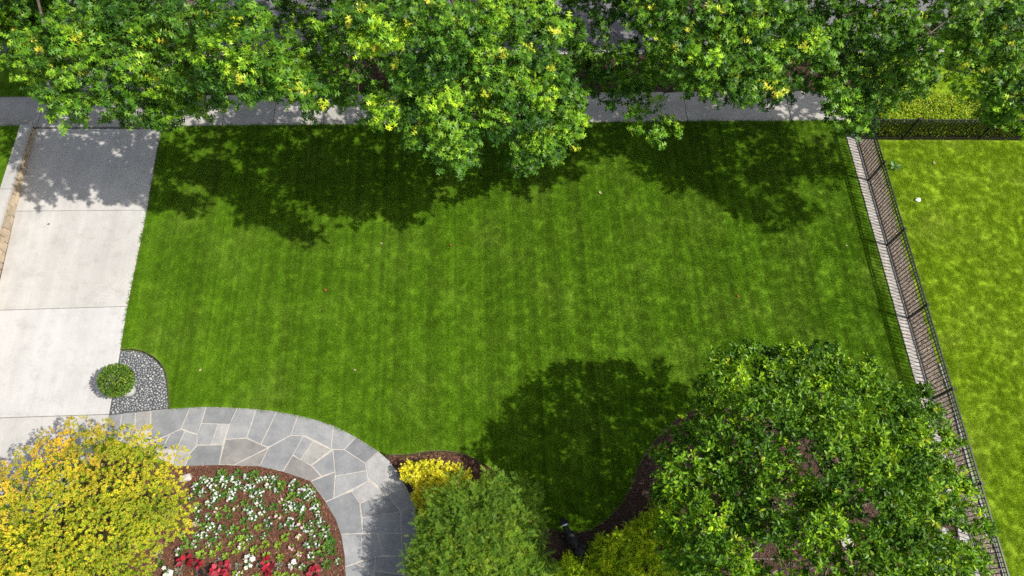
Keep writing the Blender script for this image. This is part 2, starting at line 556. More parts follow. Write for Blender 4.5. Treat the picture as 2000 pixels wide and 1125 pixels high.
sheet('driveway_bed', [P(70, 252), P(312, 252), P(286, 410), P(248, 598), P(212, 806), P(100, 1018), P(-66, 1028), P(-62, 800), P(-4, 560)], -0.026, M['joint'])

# main lawn
EDGE_PATH_OUT = [Z8(*p) for p in ((50, 72), (180, 60), (300, 51), (402, 47), (500, 50), (600, 55), (720, 62), (852, 78), (985, 101), (1100, 130), (1212, 167), (1355, 239), (1500, 332), (1570, 395))]
BED_EDGE_A = [(760, 889), (800, 887), (850, 881), (895, 884), (930, 898), (962, 918), (990, 950)]
BED_EDGE_B = [(1060, 1030), (1100, 1040), (1132, 1040), (1160, 1031), (1190, 1010), (1218, 977), (1235, 942), (1250, 905), (1275, 865), (1308, 831), (1350, 803), (1420, 798), (1480, 812), (1560, 842), (1640, 878), (1720, 922), (1800, 958)]
PEB_EDGE = [(236, 683), (260, 682), (285, 688), (308, 703), (322, 722), (328, 750), (331, 798)]
FB0, FB1 = P(1672, 272), P(1869, 957)                  # fence base line
FD = (FB1 - FB0).normalized(); FN = Vector((-FD.y, FD.x, 0))
if FN.x < 0: FN = -FN


def fl(s, off=0.0, z=0.0):
    """s metres along the side fence from its corner, off metres into the neighbour's yard"""
    q = FB0 + FD * s + FN * off
    return Vector((q.x, q.y, z))


BW = 0.30                                               # width of the brick edging
s_end = 13.5
lawn_pts = [P(318, 251)] + [site(u, -0.004) for u in np.linspace(su(400, 248), U_END - 0.4, 8)] + [fl(-0.2, -BW - 0.01), fl(5, -BW - 0.01), fl(9.8, -BW - 0.01)]
lawn_pts += [P(*p) for p in smooth_line(BED_EDGE_B, 4)[::-1]] + [P(*p) for p in smooth_line(BED_EDGE_A, 4)[:0:-1]]
lawn_pts += [P(*p) for p in EDGE_PATH_OUT[12:0:-1]] + [P(332, 798)] + [P(*p) for p in smooth_line(PEB_EDGE, 4)[::-1]][1:]
lawn_pts += [P(249, 600), P(288, 410)]
lawn = sheet('lawn', lawn_pts, 0.002, M['lawn'])

# neighbour's lawn beyond the fence
nb_pts = [fl(0.25, 0.48), fl(3, 0.5), fl(6, 0.47), fl(9, 0.5), fl(13.5, 0.52), fl(13.5, 8), fl(-0.2, 9)]
bk0 = P(1672, 272); bk1 = P(2000, 273)
BD = (bk1 - bk0).normalized(); BN = Vector((-BD.y, BD.x, 0))
if BN.y < 0: BN = -BN
nb_pts = [bk0 + BD * 0.55 - BN * 0.035] + nb_pts[1:-1] + [bk0 + BD * 9 - BN * 0.035]
nlawn = sheet('neighbour_lawn', nb_pts, 0.002, M['lawn2'])

# mulch beds
sheet('mulch_strip', [fl(-0.35, 0.0), fl(s_end, 0.0), fl(s_end, 0.62), fl(-0.35, 0.62)], -0.006, M['mulch_pale'])
sheet('mulch_bed', [bk0 - BN * 0.25, bk0 + BD * 10 - BN * 0.25, bk0 + BD * 10 + BN * 1.9, bk0 + BN * 1.9], -0.010, M['soil'])  # dark soil instead of mulch, stands in for the hedge's shade
sheet('mulch_bed', [P(740, 870), P(1000, 875), P(1060, 1000), P(1200, 960), P(1340, 780), P(1700, 850), P(1880, 960), P(1960, 1260), P(700, 1260), P(820, 1000)], -0.012, M['mulch_dark'])
bed_in = [Z8(*p) for p in ((215, 428), (480, 418), (740, 428), (890, 461), (1065, 522), (1160, 653), (1225, 768), (1258, 860), (1280, 1000), (1287, 1125), (1287, 1330))]
flower_bed = sheet('flower_bed', [P(*p) for p in bed_in] + [P(150, 1190), P(120, 960), P(210, 880)], -0.012, M['mulch'])

# steel edging
for ed, m_ in ((BED_EDGE_A, M['edging']), (BED_EDGE_B, M['edging']), (PEB_EDGE, M['edging'])):
    o = ribbon('bed_edging', [P(*p) for p in smooth_line(ed, 5)], -0.03, 0.035, 0.014, m_); o['kind'] = 'structure'
o = ribbon('mow_edging', [fl(s, 0.50 + 0.03 * math.sin(s * 1.7)) for s in np.linspace(7.3, s_end, 24)], -0.03, 0.04, 0.05, M['edging_grey']); o['kind'] = 'structure'

# ------------------------------------------------------------------ flagstone path
path = empty('flagstone_path', (0, 0, 0)); path['kind'] = 'structure'
ST = [
 ('', [(50, 75), (180, 60), (299, 51), (241, 187), (170, 221), (50, 272)]), ('', [(302, 51), (402, 48), (347, 222), (244, 186)]),
 ('', [(404, 48), (500, 51), (599, 56), (551, 159), (371, 153)]), ('', [(371, 155), (476, 159), (434, 287), (345, 290), (345, 229)]),
 ('l', [(477, 159), (550, 160), (506, 289), (436, 287)]), ('', [(601, 57), (719, 63), (659, 246), (524, 253), (552, 160)]),
 ('', [(721, 64), (851, 78), (749, 287), (661, 246)]), ('', [(853, 79), (984, 102), (940, 229), (799, 303), (751, 288)]),
 ('', [(987, 103), (1100, 131), (1211, 168), (1196, 314), (1041, 233), (942, 229)]), ('', [(1213, 169), (1354, 240), (1281, 320), (1198, 317)]),
 ('', [(1357, 242), (1499, 332), (1416, 407), (1284, 321)]), ('l', [(1502, 335), (1570, 395), (1612, 450), (1680, 563), (1551, 606), (1431, 491), (1418, 409)]),
 ('', [(50, 276), (169, 224), (122, 312), (50, 345)]), ('', [(172, 222), (242, 190), (265, 204), (207, 324), (124, 312)]),
 ('', [(267, 205), (344, 226), (344, 291), (297, 342), (209, 325)]), ('', [(346, 294), (506, 291), (483, 418), (268, 427), (300, 344)]),
 ('b', [(209, 330), (297, 344), (266, 426), (190, 430)]), ('br', [(524, 256), (657, 249), (793, 309), (577, 418), (485, 416)]),
 ('br', [(796, 313), (741, 428), (581, 420)]), ('', [(799, 309), (940, 232), (1020, 233), (954, 354), (890, 458), (744, 429)]),
 ('', [(1022, 234), (1082, 268), (1003, 386), (956, 353)]), ('b', [(1085, 269), (1194, 320), (1071, 420), (1005, 388)]),
 ('br', [(954, 358), (1071, 424), (1132, 491), (1067, 522), (892, 461)]), ('', [(1074, 421), (1207, 327), (1222, 462), (1135, 490)]),
 ('', [(1210, 322), (1281, 322), (1414, 408), (1423, 453), (1226, 488)]), ('', [(1069, 524), (1223, 465), (1212, 630), (1161, 651)]),
 ('', [(1226, 491), (1423, 456), (1431, 521), (1215, 629)]), ('l', [(1329, 587), (1432, 524), (1550, 607), (1380, 660)]),
 ('', [(1163, 654), (1326, 588), (1379, 661), (1397, 852), (1259, 859), (1225, 768)]), ('', [(1383, 662), (1552, 609), (1637, 716), (1396, 753)]),
 ('', [(1554, 608), (1681, 565), (1718, 640), (1738, 690), (1639, 715)]), ('', [(1397, 756), (1637, 719), (1641, 851), (1400, 853)]),
 ('', [(1640, 718), (1739, 694), (1750, 847), (1644, 851)]), ('', [(1259, 862), (1391, 856), (1387, 1029), (1286, 1067), (1280, 1000)]),
 ('', [(1394, 857), (1491, 858), (1526, 992), (1389, 1029)]), ('', [(1494, 858), (1641, 855), (1650, 1001), (1528, 992)]),
 ('', [(1644, 855), (1750, 851), (1750, 1008), (1653, 1001)]), ('', [(1287, 1070), (1351, 1051), (1467, 1094), (1467, 1210), (1289, 1210)]),
 ('', [(1354, 1049), (1478, 1005), (1470, 1092)]), ('', [(1480, 1004), (1650, 1004), (1657, 1116), (1473, 1092)]),
 ('', [(1653, 1004), (1750, 1011), (1742, 1128), (1660, 1117)]), ('', [(1471, 1095), (1657, 1119), (1652, 1260), (1471, 1240)]),
 ('', [(1660, 1120), (1742, 1131), (1730, 1270), (1655, 1262)]), ('', [(1289, 1213), (1467, 1213), (1468, 1330), (1290, 1330)]),
]
mm = {'': 'slate', 'l': 'slate_light', 'b': 'slate_beige', 'br': 'slate_brown'}
for k, pts in ST:
    slab('flagstone', [P(*Z8(*p)) for p in pts], -0.05, 0.012 + random.uniform(-0.003, 0.004), M[mm[k]], path, gap=0.0075, bev=0.006, tilt=0.004)
for k, pts in (('b', [(266, 804), (294.6, 802), (294.6, 842), (264, 843)]), ('', [(239, 807), (265, 804.5), (263, 845), (234, 846)]), ('', [(213, 811), (238, 807.5), (233, 848), (205, 852)])):
    slab('flagstone', [P(*p) for p in pts], -0.05, 0.012, M[mm[k]], path, gap=0.0075, bev=0.006)
mort = [P(*p) for p in EDGE_PATH_OUT] + [P(*Z8(*p)) for p in ((1612, 452), (1681, 567), (1738, 692), (1750, 850), (1749, 1010), (1728, 1280), (1290, 1330))] + [P(*p) for p in bed_in[::-1][1:]] + [P(206, 850), P(214, 812)]
mort = [Vector((p[0], p[1])) for p in mort]
sheet('mortar_bed', [Vector((v.x, v.y)) for v in inset(ccw(mort), 0.004)], 0.004, M['mortar'], None, path)

# ------------------------------------------------------------------ grass as geometry
def grass_clump(name, mat, n=46, r=0.10, h=(0.03, 0.055), w=0.0055, lean=0.8):
    V = []; F = []; C = []
    for i in range(n):
        a = random.uniform(0, 6.283); d = r * math.sqrt(random.random())
        x, y = d * math.cos(a), d * math.sin(a)
        t = random.uniform(0, 6.283); l = random.uniform(0.2, lean) ; hh = random.uniform(*h)
        bx, by = math.cos(t + 1.57) * w / 2, math.sin(t + 1.57) * w / 2
        tx, ty = x + math.cos(t) * hh * l, y + math.sin(t) * hh * l
        k = len(V)
        V += [(x - bx, y - by, 0), (x + bx, y + by, 0), (tx, ty, hh * math.sqrt(max(0.1, 1 - l * l * 0.6)))]
        F.append((k, k + 1, k + 2))
        c = random.uniform(0.7, 1.3); yl = random.uniform(0.85, 1.12)
        if random.random() < 0.05: c, yl = 1.4, 1.3
        C += [(c * yl, c, c * 0.9)] * 3
    me = mesh_np(name, V, F, mat, np.array(C))
    return bpy.data.objects.new(name, me)


def grass_on(name, pts, clump, density, label, seed=0, z=0.003):
    o = sheet(name, pts, z, None, 'stuff')
    o['label'] = label; o['category'] = 'grass'
    ng = bpy.data.node_groups.new(name, 'GeometryNodeTree')
    ng.interface.new_socket('Geometry', in_out='INPUT', socket_type='NodeSocketGeometry')
    ng.interface.new_socket('Geometry', in_out='OUTPUT', socket_type='NodeSocketGeometry')
    n = ng.nodes
    gi = n.new('NodeGroupInput'); go = n.new('NodeGroupOutput')
    dp = n.new('GeometryNodeDistributePointsOnFaces'); dp.inputs['Density'].default_value = density; dp.inputs['Seed'].default_value = seed
    io = n.new('GeometryNodeInstanceOnPoints')
    ob = n.new('GeometryNodeObjectInfo'); ob.inputs[0].default_value = clump
    rv = n.new('FunctionNodeRandomValue'); rv.data_type = 'FLOAT_VECTOR'
    rv.inputs[0].default_value = (-0.06, -0.06, 0); rv.inputs[1].default_value = (0.06, 0.06, 6.283)
    rs = n.new('FunctionNodeRandomValue'); rs.data_type = 'FLOAT'
    rs.inputs[2].default_value = 0.8; rs.inputs[3].default_value = 1.25
    L = ng.links.new
    L(gi.outputs[0], dp.inputs['Mesh']); L(dp.outputs['Points'], io.inputs['Points'])
    L(ob.outputs['Geometry'], io.inputs['Instance']); L(rv.outputs[0], io.inputs['Rotation']); L(rs.outputs[1], io.inputs['Scale'])
    L(io.outputs[0], go.inputs[0])
    md = o.modifiers.new('grass', 'NODES'); md.node_group = ng
    return o


cl1 = grass_clump('grass_clump', M['blade'])
cl2 = grass_clump('grass_clump_long', M['blade2'], n=44, h=(0.03, 0.062), w=0.0055, lean=0.85)
grass_on('grass', [v for v in inset(ccw(lawn_pts), 0.012)], cl1, 260, 'short mown green grass covering the main lawn', 1)
grass_on('grass', [v for v in inset(ccw(nb_pts), 0.012)], cl2, 280, 'yellowish green grass covering the lawn beyond the black fence', 2)
grass_on('grass', park_l, cl1, 130, 'green grass on the kerbside strip left of the driveway', 3, -0.003)
grass_on('grass', park_r, cl2, 90, 'bright grass on the kerbside strip behind the hedge', 4, -0.003)

# ------------------------------------------------------------------ stone retaining wall at the left of the driveway
W0, W1 = P(70, 254), P(-5, 562)
W2 = P(-62, 800)
WD = (W1 - W0).normalized(); WL = (W2 - W0).length
WN = Vector((WD.y, -WD.x, 0))
if WN.x > 0: WN = -WN                                   # away from the driveway
def wz(s): return 0.30 + 0.062 * s                      # top of the wall, level against a falling drive
def wp(s, o, z): 
    q = W0 + WD * s + WN * o
    return Vector((q.x, q.y, z))
wall = empty('retaining_wall', W0)
tag(wall, 'low tan stone retaining wall with grey concrete cap beside the driveway', 'wall')
wi = Matrix.Translation(-W0)
def wall_child(o):
    o.parent = wall; o.matrix_parent_inverse = wi
    return o
def hexa(name, pts8, mat, bev=0.0):
    bm = bmesh.new(); v = [bm.verts.new(p) for p in pts8]
    for f in ((0, 1, 2, 3), (7, 6, 5, 4), (0, 4, 5, 1), (1, 5, 6, 2), (2, 6, 7, 3), (3, 7, 4, 0)):
        bm.faces.new([v[i] for i in f])
    bmesh.ops.recalc_face_normals(bm, faces=bm.faces[:])
    if bev: bmesh.ops.bevel(bm, geom=bm.edges[:], offset=bev, segments=2, affect='EDGES')
    return link(name, from_bm(name, bm, mat))
def seg8(s0, s1, o0, o1, za0, zb0, za1, zb1):
    return [wp(s0, o0, za0), wp(s1, o0, za1), wp(s1, o1, za1), wp(s0, o1, za0), wp(s0, o0, zb0), wp(s1, o0, zb1), wp(s1, o1, zb1), wp(s0, o1, zb0)]
CAPT = 0.09
wall_child(hexa('wall_core', seg8(0.03, WL, 0.035, 0.26, -0.1, wz(0.03) - CAPT, -0.1, wz(WL) - CAPT), M['wall_core']))
s = 0.0
while s < WL - 0.1:
    e = min(WL, s + 2.35)
    wall_child(hexa('cap_stone', seg8(s + 0.004, e - 0.004, -0.025, 0.285, wz(s) - CAPT, wz(s), wz(e) - CAPT, wz(e)), M['cap'], 0.008))
    s = e
rows_n = 3
for r in range(rows_n):
    s = -0.0
    while s < WL:
        w = random.uniform(0.17, 0.42)
        e = min(s + w, WL + 0.2)
        f0 = lambda x, k: (wz(x) - CAPT - 0.005) * k
        j0, j1 = random.uniform(-0.07, 0.07), random.uniform(-0.07, 0.07)
        ka, kb = r / rows_n, (r + 1) / rows_n
        ka2 = ka + (random.uniform(-0.05, 0.05) if r else 0); kb2 = kb + (random.uniform(-0.05, 0.05) if r < rows_n - 1 else -0.02)
        if f0(s, kb) - f0(s, ka) > 0.05:
            dj = random.uniform(-0.03, 0.03)
            p8 = [wp(s + 0.008, random.uniform(-0.012, 0.004), f0(s, ka2) + 0.006), wp(e - 0.008 + dj, random.uniform(-0.012, 0.004), f0(e, ka) + 0.006), wp(e - 0.008, 0.06, f0(e, ka) + 0.006), wp(s + 0.008, 0.06, f0(s, ka2) + 0.006),
                  wp(s + 0.008, random.uniform(-0.012, 0.004), f0(s, kb) - 0.006), wp(e - 0.008, random.uniform(-0.012, 0.004), f0(e, kb2) - 0.006), wp(e - 0.008, 0.06, f0(e, kb2) - 0.006), wp(s + 0.008, 0.06, f0(s, kb) - 0.006)]
            wall_child(hexa('stone', p8, M['tan'], 0.010))
        s = e
# raised lawn behind the wall
bm = bmesh.new()
va = [bm.verts.new(wp(s_, 0.262, wz(s_) - 0.05)) for s_ in (0.0, WL)]
vb = [bm.verts.new(wp(s_, 9.0, wz(s_) - 0.05)) for s_ in (WL, 0.0)]
bm.faces.new(va + vb)
bmesh.ops.recalc_face_normals(bm, faces=bm.faces[:])
if bm.faces[:][0].normal.z < 0: bmesh.ops.reverse_faces(bm, faces=bm.faces[:])
rl = link('raised_lawn', from_bm('raised_lawn', bm, M['lawn'])); rl['kind'] = 'structure'
g = grass_on('grass', [(0, 0), (1, 0), (1, 1)], cl1, 130, 'green grass on the raised lawn behind the stone wall', 5)
g.data = rl.data.copy(); g.data.materials.clear()
hexa('bank', seg8(-0.02, 0.0, 0.30, 9.0, -0.2, wz(0) - 0.06, -0.2, wz(0) - 0.06), M['soil'])['kind'] = 'structure'

# ------------------------------------------------------------------ brick edging and the iron fences
be = empty('brick_edging', fl(0, -BW / 2)); be.rotation_euler = (0, 0, math.atan2(FD.y, FD.x))
tag(be, 'long row of pale worn bricks edging the lawn beside the black fence', 'edging')
brick_meshes = []
for k in range(4):
    bm = bmesh.new(); box_bm(bm, Vector((0, 0, 0)), (0.093, BW - 0.012, 0.09))
    for v in bm.verts: v.co += Vector((random.uniform(-.003, .003), random.uniform(-.006, .006), random.uniform(-.003, .003)))
    bmesh.ops.bevel(bm, geom=bm.edges[:], offset=0.006, segments=1, affect='EDGES')
    brick_meshes.append(from_bm('brick', bm, M['brick']))
nb = int((s_end + 0.2) / 0.102)
for i in range(nb):
    o = link('brick', brick_meshes[i % 4], None, be)
    o.location = (-0.15 + i * 0.102, random.uniform(-0.006, 0.006), -0.008 + random.uniform(-0.004, 0.004))
    o.rotation_euler = (random.uniform(-.02, .02), random.uniform(-.02, .02), random.uniform(-.025, .025))
sheet('brick_bed', [fl(-0.2, -BW), fl(s_end, -BW), fl(s_end, 0), fl(-0.2, 0)], -0.002, M['joint'])


def fence(name, origin, d, posts, h, label, gap_rails=0.12, spacing=0.104):
    """posts: distances along d"""
    root = empty(name, origin, math.atan2(d.y, d.x))
    tag(root, label, 'fence')
    pm = box_mesh('post', (0.062, 0.062, h + 0.04), M['iron'], 0.003, (0, 0, (h + 0.04) / 2))
    cm = box_mesh('post_cap', (0.078, 0.078, 0.024), M['iron'], 0.006, (0, 0, h + 0.05))
    km = box_mesh('picket', (0.019, 0.019, h - 0.06), M['iron'], 0.0, (0, 0, 0.05 + (h - 0.06) / 2))
    for s in posts:
        p = link('post', pm, None, root); p.location = (s, 0, 0)
        c = link('post_cap', cm, None, p)
    for a, b in zip(posts, posts[1:]):
        L = b - a
        for z in (0.085, h - gap_rails, h - 0.012):
            r = link('rail', box_mesh('rail', (L - 0.062, 0.032, 0.030), M['iron'], 0.0), None, root)
            r.location = ((a + b) / 2, 0, z)
        n = int(L / spacing)
        for i in range(1, n):
            k = link('picket', km, None, root); k.location = (a + i * L / n, 0, 0)
    return root


def fs(px, py): return (P(px, py) - FB0).dot(FD)
ps = [0.0] + [fs(*p) for p in ((1695, 353.5), (1733, 480), (1771, 622.5), (1817, 780.5), (1869, 957))]
ps = ps + [ps[-1] + 2.28, ps[-1] + 4.56]
FH = 0.97
fence('iron_fence', fl(0), FD, ps, FH, 'black iron picket fence running beside the pale brick edging')
bs = [0.07] + [(P(x, 272.5) - bk0).dot(BD) for x in (1762, 1845 + 65)]
bs = [0.12, bs[1] , bs[2], bs[2] * 2 - bs[1], bs[2] * 3 - 2 * bs[1]]
fence('iron_fence', bk0, BD, bs, FH, 'black iron picket fence standing in front of the clipped bright hedge')

# ------------------------------------------------------------------ leaves
OAK_V = np.array([(0, 0, 0), (.10, .02, 0), (.34, .045, .02), (.66, .05, .02), (1, 0, -.06), (.66, -.05, .02), (.34, -.045, .02), (.10, -.02, 0),
                  (.34, .36, -.03), (.22, .035, .01), (.48, .05, .02), (.72, .30, -.05), (.56, .05, .02), (.78, .045, .0),
                  (.34, -.36, -.03), (.22, -.035, .01), (.48, -.05, .02), (.72, -.30, -.05), (.56, -.05, .02), (.78, -.045, .0), (.15, .22, -.02), (.15, -.22, -.02)])
OAK_F = np.array([(0, 7, 1), (1, 7, 6), (1, 6, 2), (2, 6, 5), (2, 5, 3), (3, 5, 4), (9, 10, 8), (12, 13, 11), (15, 14, 16), (18, 17, 19), (1, 9, 20), (7, 21, 15)])
OAK_F = np.array([(0, 7, 1), (1, 7, 6), (1, 6, 2), (2, 6, 5), (2, 5, 3), (3, 5, 4), (9, 10, 8), (12, 13, 11), (15, 14, 16), (18, 17, 19)])
OAL = OAK_V.copy(); OAL[:, 1] *= 1.25; OAL[[2, 3, 5, 6, 10, 12, 16, 18, 9, 15, 13, 19], 1] *= 1.15
OVAL_V = np.array([(0, 0, 0), (.35, .21, .05), (.72, .17, .04), (1, 0, -.06), (.72, -.17, .04), (.35, -.21, .05), (.5, 0, -.02)])
OVAL_F = np.array([(0, 6, 1), (1, 6, 2), (2, 6, 3), (3, 6, 4), (4, 6, 5), (5, 6, 0)])
MAP_V = np.array([(0, 0, 0), (.35, .13, .02), (.55, .5, -.05), (.62, .15, .02), (1, 0, -.08), (.62, -.15, .02), (.55, -.5, -.05), (.35, -.13, .02)])
MAP_F = np.array([(0, 7, 1), (1, 7, 3), (7, 5, 3), (3, 5, 4), (1, 3, 2), (7, 6, 5)])
fr = [(0, 0, 0), (1, 0, -.05), (.0, .03, 0)]
FR_V = [(0, .012, 0), (0, -.012, 0), (1, 0, -.1)]; FR_F = [(0, 1, 2)]
for i, t in enumerate((.15, .32, .5, .66, .8)):
    for sg in (1, -1):
        k = len(FR_V); l = .34 * (1 - .55 * t)
        FR_V += [(t, 0, 0), (t + .09, 0, 0), (t + .24, sg * l, random.uniform(-.05, .08))]
        FR_F.append((k, k + 1, k + 2) if sg > 0 else (k + 1, k, k + 2))
FR_V = np.array(FR_V); FR_F = np.array(FR_F)


def unit(a):
    return a / np.maximum(1e-6, np.linalg.norm(a, axis=1, keepdims=True))


def scatter(tv, tf, p, axis, nrm, size, col):
    """copies of a leaf (tv, tf) at points p with their own axis, normal, size and colour"""
    a = unit(axis); n = nrm - a * np.sum(nrm * a, 1, keepdims=True); n = unit(n); b = np.cross(n, a)
    V = p[:, None, :] + size[:, None, None] * (tv[None, :, 0, None] * a[:, None, :] + tv[None, :, 1, None] * b[:, None, :] + tv[None, :, 2, None] * n[:, None, :])
    k = len(tv)
    F = tf[None] + (np.arange(len(p)) * k)[:, None, None]
    C = np.repeat(col[:, None, :], k, 1)
    return V.reshape(-1, 3), F.reshape(-1, 3), C.reshape(-1, 3)


def pick_cols(n, pal, wts, jit=0.22):
    pal = np.array(pal); w = np.array(wts, float); w /= w.sum()
    c = pal[rng.choice(len(pal), n, p=w)]
    return np.clip(c * rng.uniform(1 - jit, 1 + jit, (n, 1)) * rng.uniform(0.93, 1.07, (n, 3)), 0, 1)


def ball(n, flat=0.7, shell=0.4):
    d = unit(rng.normal(size=(n, 3)))
    r = (shell + (1 - shell) * rng.random((n, 1))) ** 0.6
    d = d * r; d[:, 2] *= flat
    return d


def lobes_leaves(lobes, tv, tf, per, size, pal, wts, sprig=8, droop=-0.15, tilt=0.5, flat=0.7, sprig_r=0.5, young=None, young_p=0.0, center=None, up=1.0, jit=0.22, nout=0.0, tint=0.0, warm=0.35, hemi=0.0, shell=0.4):
    """lobes: (x, y, z, r) rows. Leaves sit in sprigs, sprigs in lobes."""
    lobes = np.asarray(lobes, float)
    ns = max(1, per // sprig)
    c = np.repeat(lobes[:, :3], ns, 0); r = np.repeat(lobes[:, 3:4], ns, 0)
    off = ball(len(c), flat, shell)
    if hemi:
        fl_ = (rng.random(len(off)) < hemi) & (off[:, 2] < 0); off[fl_, 2] *= -1
    sp = c + off * r
    out = off.copy()
    if center is not None: out = out + 0.6 * unit(c - np.asarray(center)[None])
    sax = unit(out + np.array([0, 0, 0.25]) + rng.normal(size=out.shape) * 0.25)
    n = len(sp)
    yn = rng.random(n) < young_p
    pS = np.repeat(sp, sprig, 0); aS = np.repeat(sax, sprig, 0); yS = np.repeat(yn, sprig)
    m = len(pS)
    t = rng.random((m, 1))
    rad = unit(rng.normal(size=(m, 3)) * np.array([1, 1, .45]))
    sz = rng.uniform(size[0], size[1], m)
    p = pS + aS * (t - 0.6) * sprig_r * np.mean(size) * 2
    ax = aS * 0.55 + rad * 0.9 + np.array([0, 0, droop])
    nr = np.array([0, 0, up]) + rng.normal(size=(m, 3)) * tilt + np.repeat(unit(off), sprig, 0) * nout
    col = pick_cols(m, pal, wts, jit)
    if tint:                                            # random tone per clump, puts lit and shaded contrast into the colour
        tl = np.repeat(rng.normal(size=(len(lobes), 1)).clip(-1.6, 2.0), ns * sprig, 0) * tint
        col = np.clip(col * np.exp(tl * np.array([1 + warm, 1.0, 1 - warm])), 0, .85)
    if young is not None and yS.any():
        col[yS] = pick_cols(int(yS.sum()), young, [1] * len(young), 0.15)
    return scatter(tv, tf, p, ax, nr, sz, col)


def join(parts):
    V = []; F = []; C = []; o = 0
    for v, f, c in parts:
        V.append(v); F.append(f + o); C.append(c); o += len(v)
    return np.concatenate(V), np.concatenate(F), np.concatenate(C)


def leaf_obj(name, parts, mat, parent=None, origin=(0, 0, 0)):
    V, F, C = join(parts)
    V = V - np.array(origin)
    return link(name, mesh_np(name, V, F, mat, C), None, parent)


def branches(base, top, targets, r0, mat, parent, origin, spread=0.55, sides=5, trunk_name='trunk'):
    base = Vector(base); top = Vector(top); o = Vector(origin)
    n = 6
    tr = []
    for i in range(n + 1):
        t = i / n
        tr.append((base.lerp(top, t) + Vector((math.sin(i * 1.7) * 0.05, math.cos(i * 1.3) * 0.05, 0)) * (0 < i) - o, r0 * (1.25 - 0.75 * t) + (0.25 * r0 if i == 0 else 0)))
    tubes(trunk_name, [tr], mat, 9, parent)
    ch = []
    for tg in targets:
        tg = Vector(tg[:3])
        t = random.uniform(spread, 1.0)
        a = base.lerp(top, t)
        L = (tg - a).length
        r = min(r0 * 0.55, 0.012 + L * 0.011)
        mid = a.lerp(tg, 0.5) + Vector((random.uniform(-.12, .12) * L * 0.5, random.uniform(-.12, .12) * L * 0.5, 0.06 * L))
        ch.append([(a - o, r), (a.lerp(mid, 0.5) + Vector((0, 0, 0.03 * L)) - o, r * .8), (mid - o, r * .6), (mid.lerp(tg, .6) - o, r * .4), (tg - o, 0.006)])
    tubes('branches', ch, mat, sides, parent)


def limbs(base, top, targets, r0, mat, parent, origin, k=9, every=2):
    """a trunk, a few main limbs, and thin twigs from the limbs to the leaf clumps"""
    base = Vector(base); top = Vector(top); o = Vector(origin)
    tubes('trunk', [[(base.lerp(top, i / 6) + Vector((math.sin(i * 1.7) * .05, math.cos(i * 1.3) * .05, 0)) * (i > 0) - o, r0 * (1.25 - .75 * i / 6) + (.25 * r0 if i == 0 else 0)) for i in range(7)]], mat, 9, parent)
    T = [Vector(t[:3]) for t in targets]
    ends = [max(T, key=lambda t: (t - top).length)]
    while len(ends) < k: ends.append(max(T, key=lambda t: min((t - e).length for e in ends)))
    ch = []; nodes = []
    for e in ends:
        a = base.lerp(top, random.uniform(.55, 1)); e = a.lerp(e, .85)
        L = (e - a).length; pts_ = []
        for i in range(6):
            t = i / 5
            w = Vector((random.uniform(-1, 1), random.uniform(-1, 1), random.uniform(-.6, .6))) * .05 * L * (0 < i < 5) + Vector((0, 0, .10 * L * math.sin(t * 3.14)))
            pts_.append((a.lerp(e, t) + w, .055 * (1 - t) + .012))
        ch.append([(p_ - o, r_) for p_, r_ in pts_])
        nodes += [p_ for p_, r_ in pts_[2:]]
    for t in T[::every]:
        n_ = min(nodes, key=lambda q_: (q_ - t).length)
        mid = n_.lerp(t, .5) + Vector((random.uniform(-.2, .2), random.uniform(-.2, .2), random.uniform(0, .15)))
        ch.append([(n_ - o, .014), (mid - o, .009), (t - o, .004)])
    tubes('branches', ch, mat, 5, parent)


# ------------------------------------------------------------------ street oaks
OAK_PAL = [(.052, .145, .010), (.085, .200, .013), (.130, .265, .016), (.036, .098, .012), (.185, .32, .022)]
OAK_W = [3, 4, 3, 2, 1.3]
OAK_YOUNG = [(.42, .48, .035), (.52, .50, .05), (.36, .46, .03)]


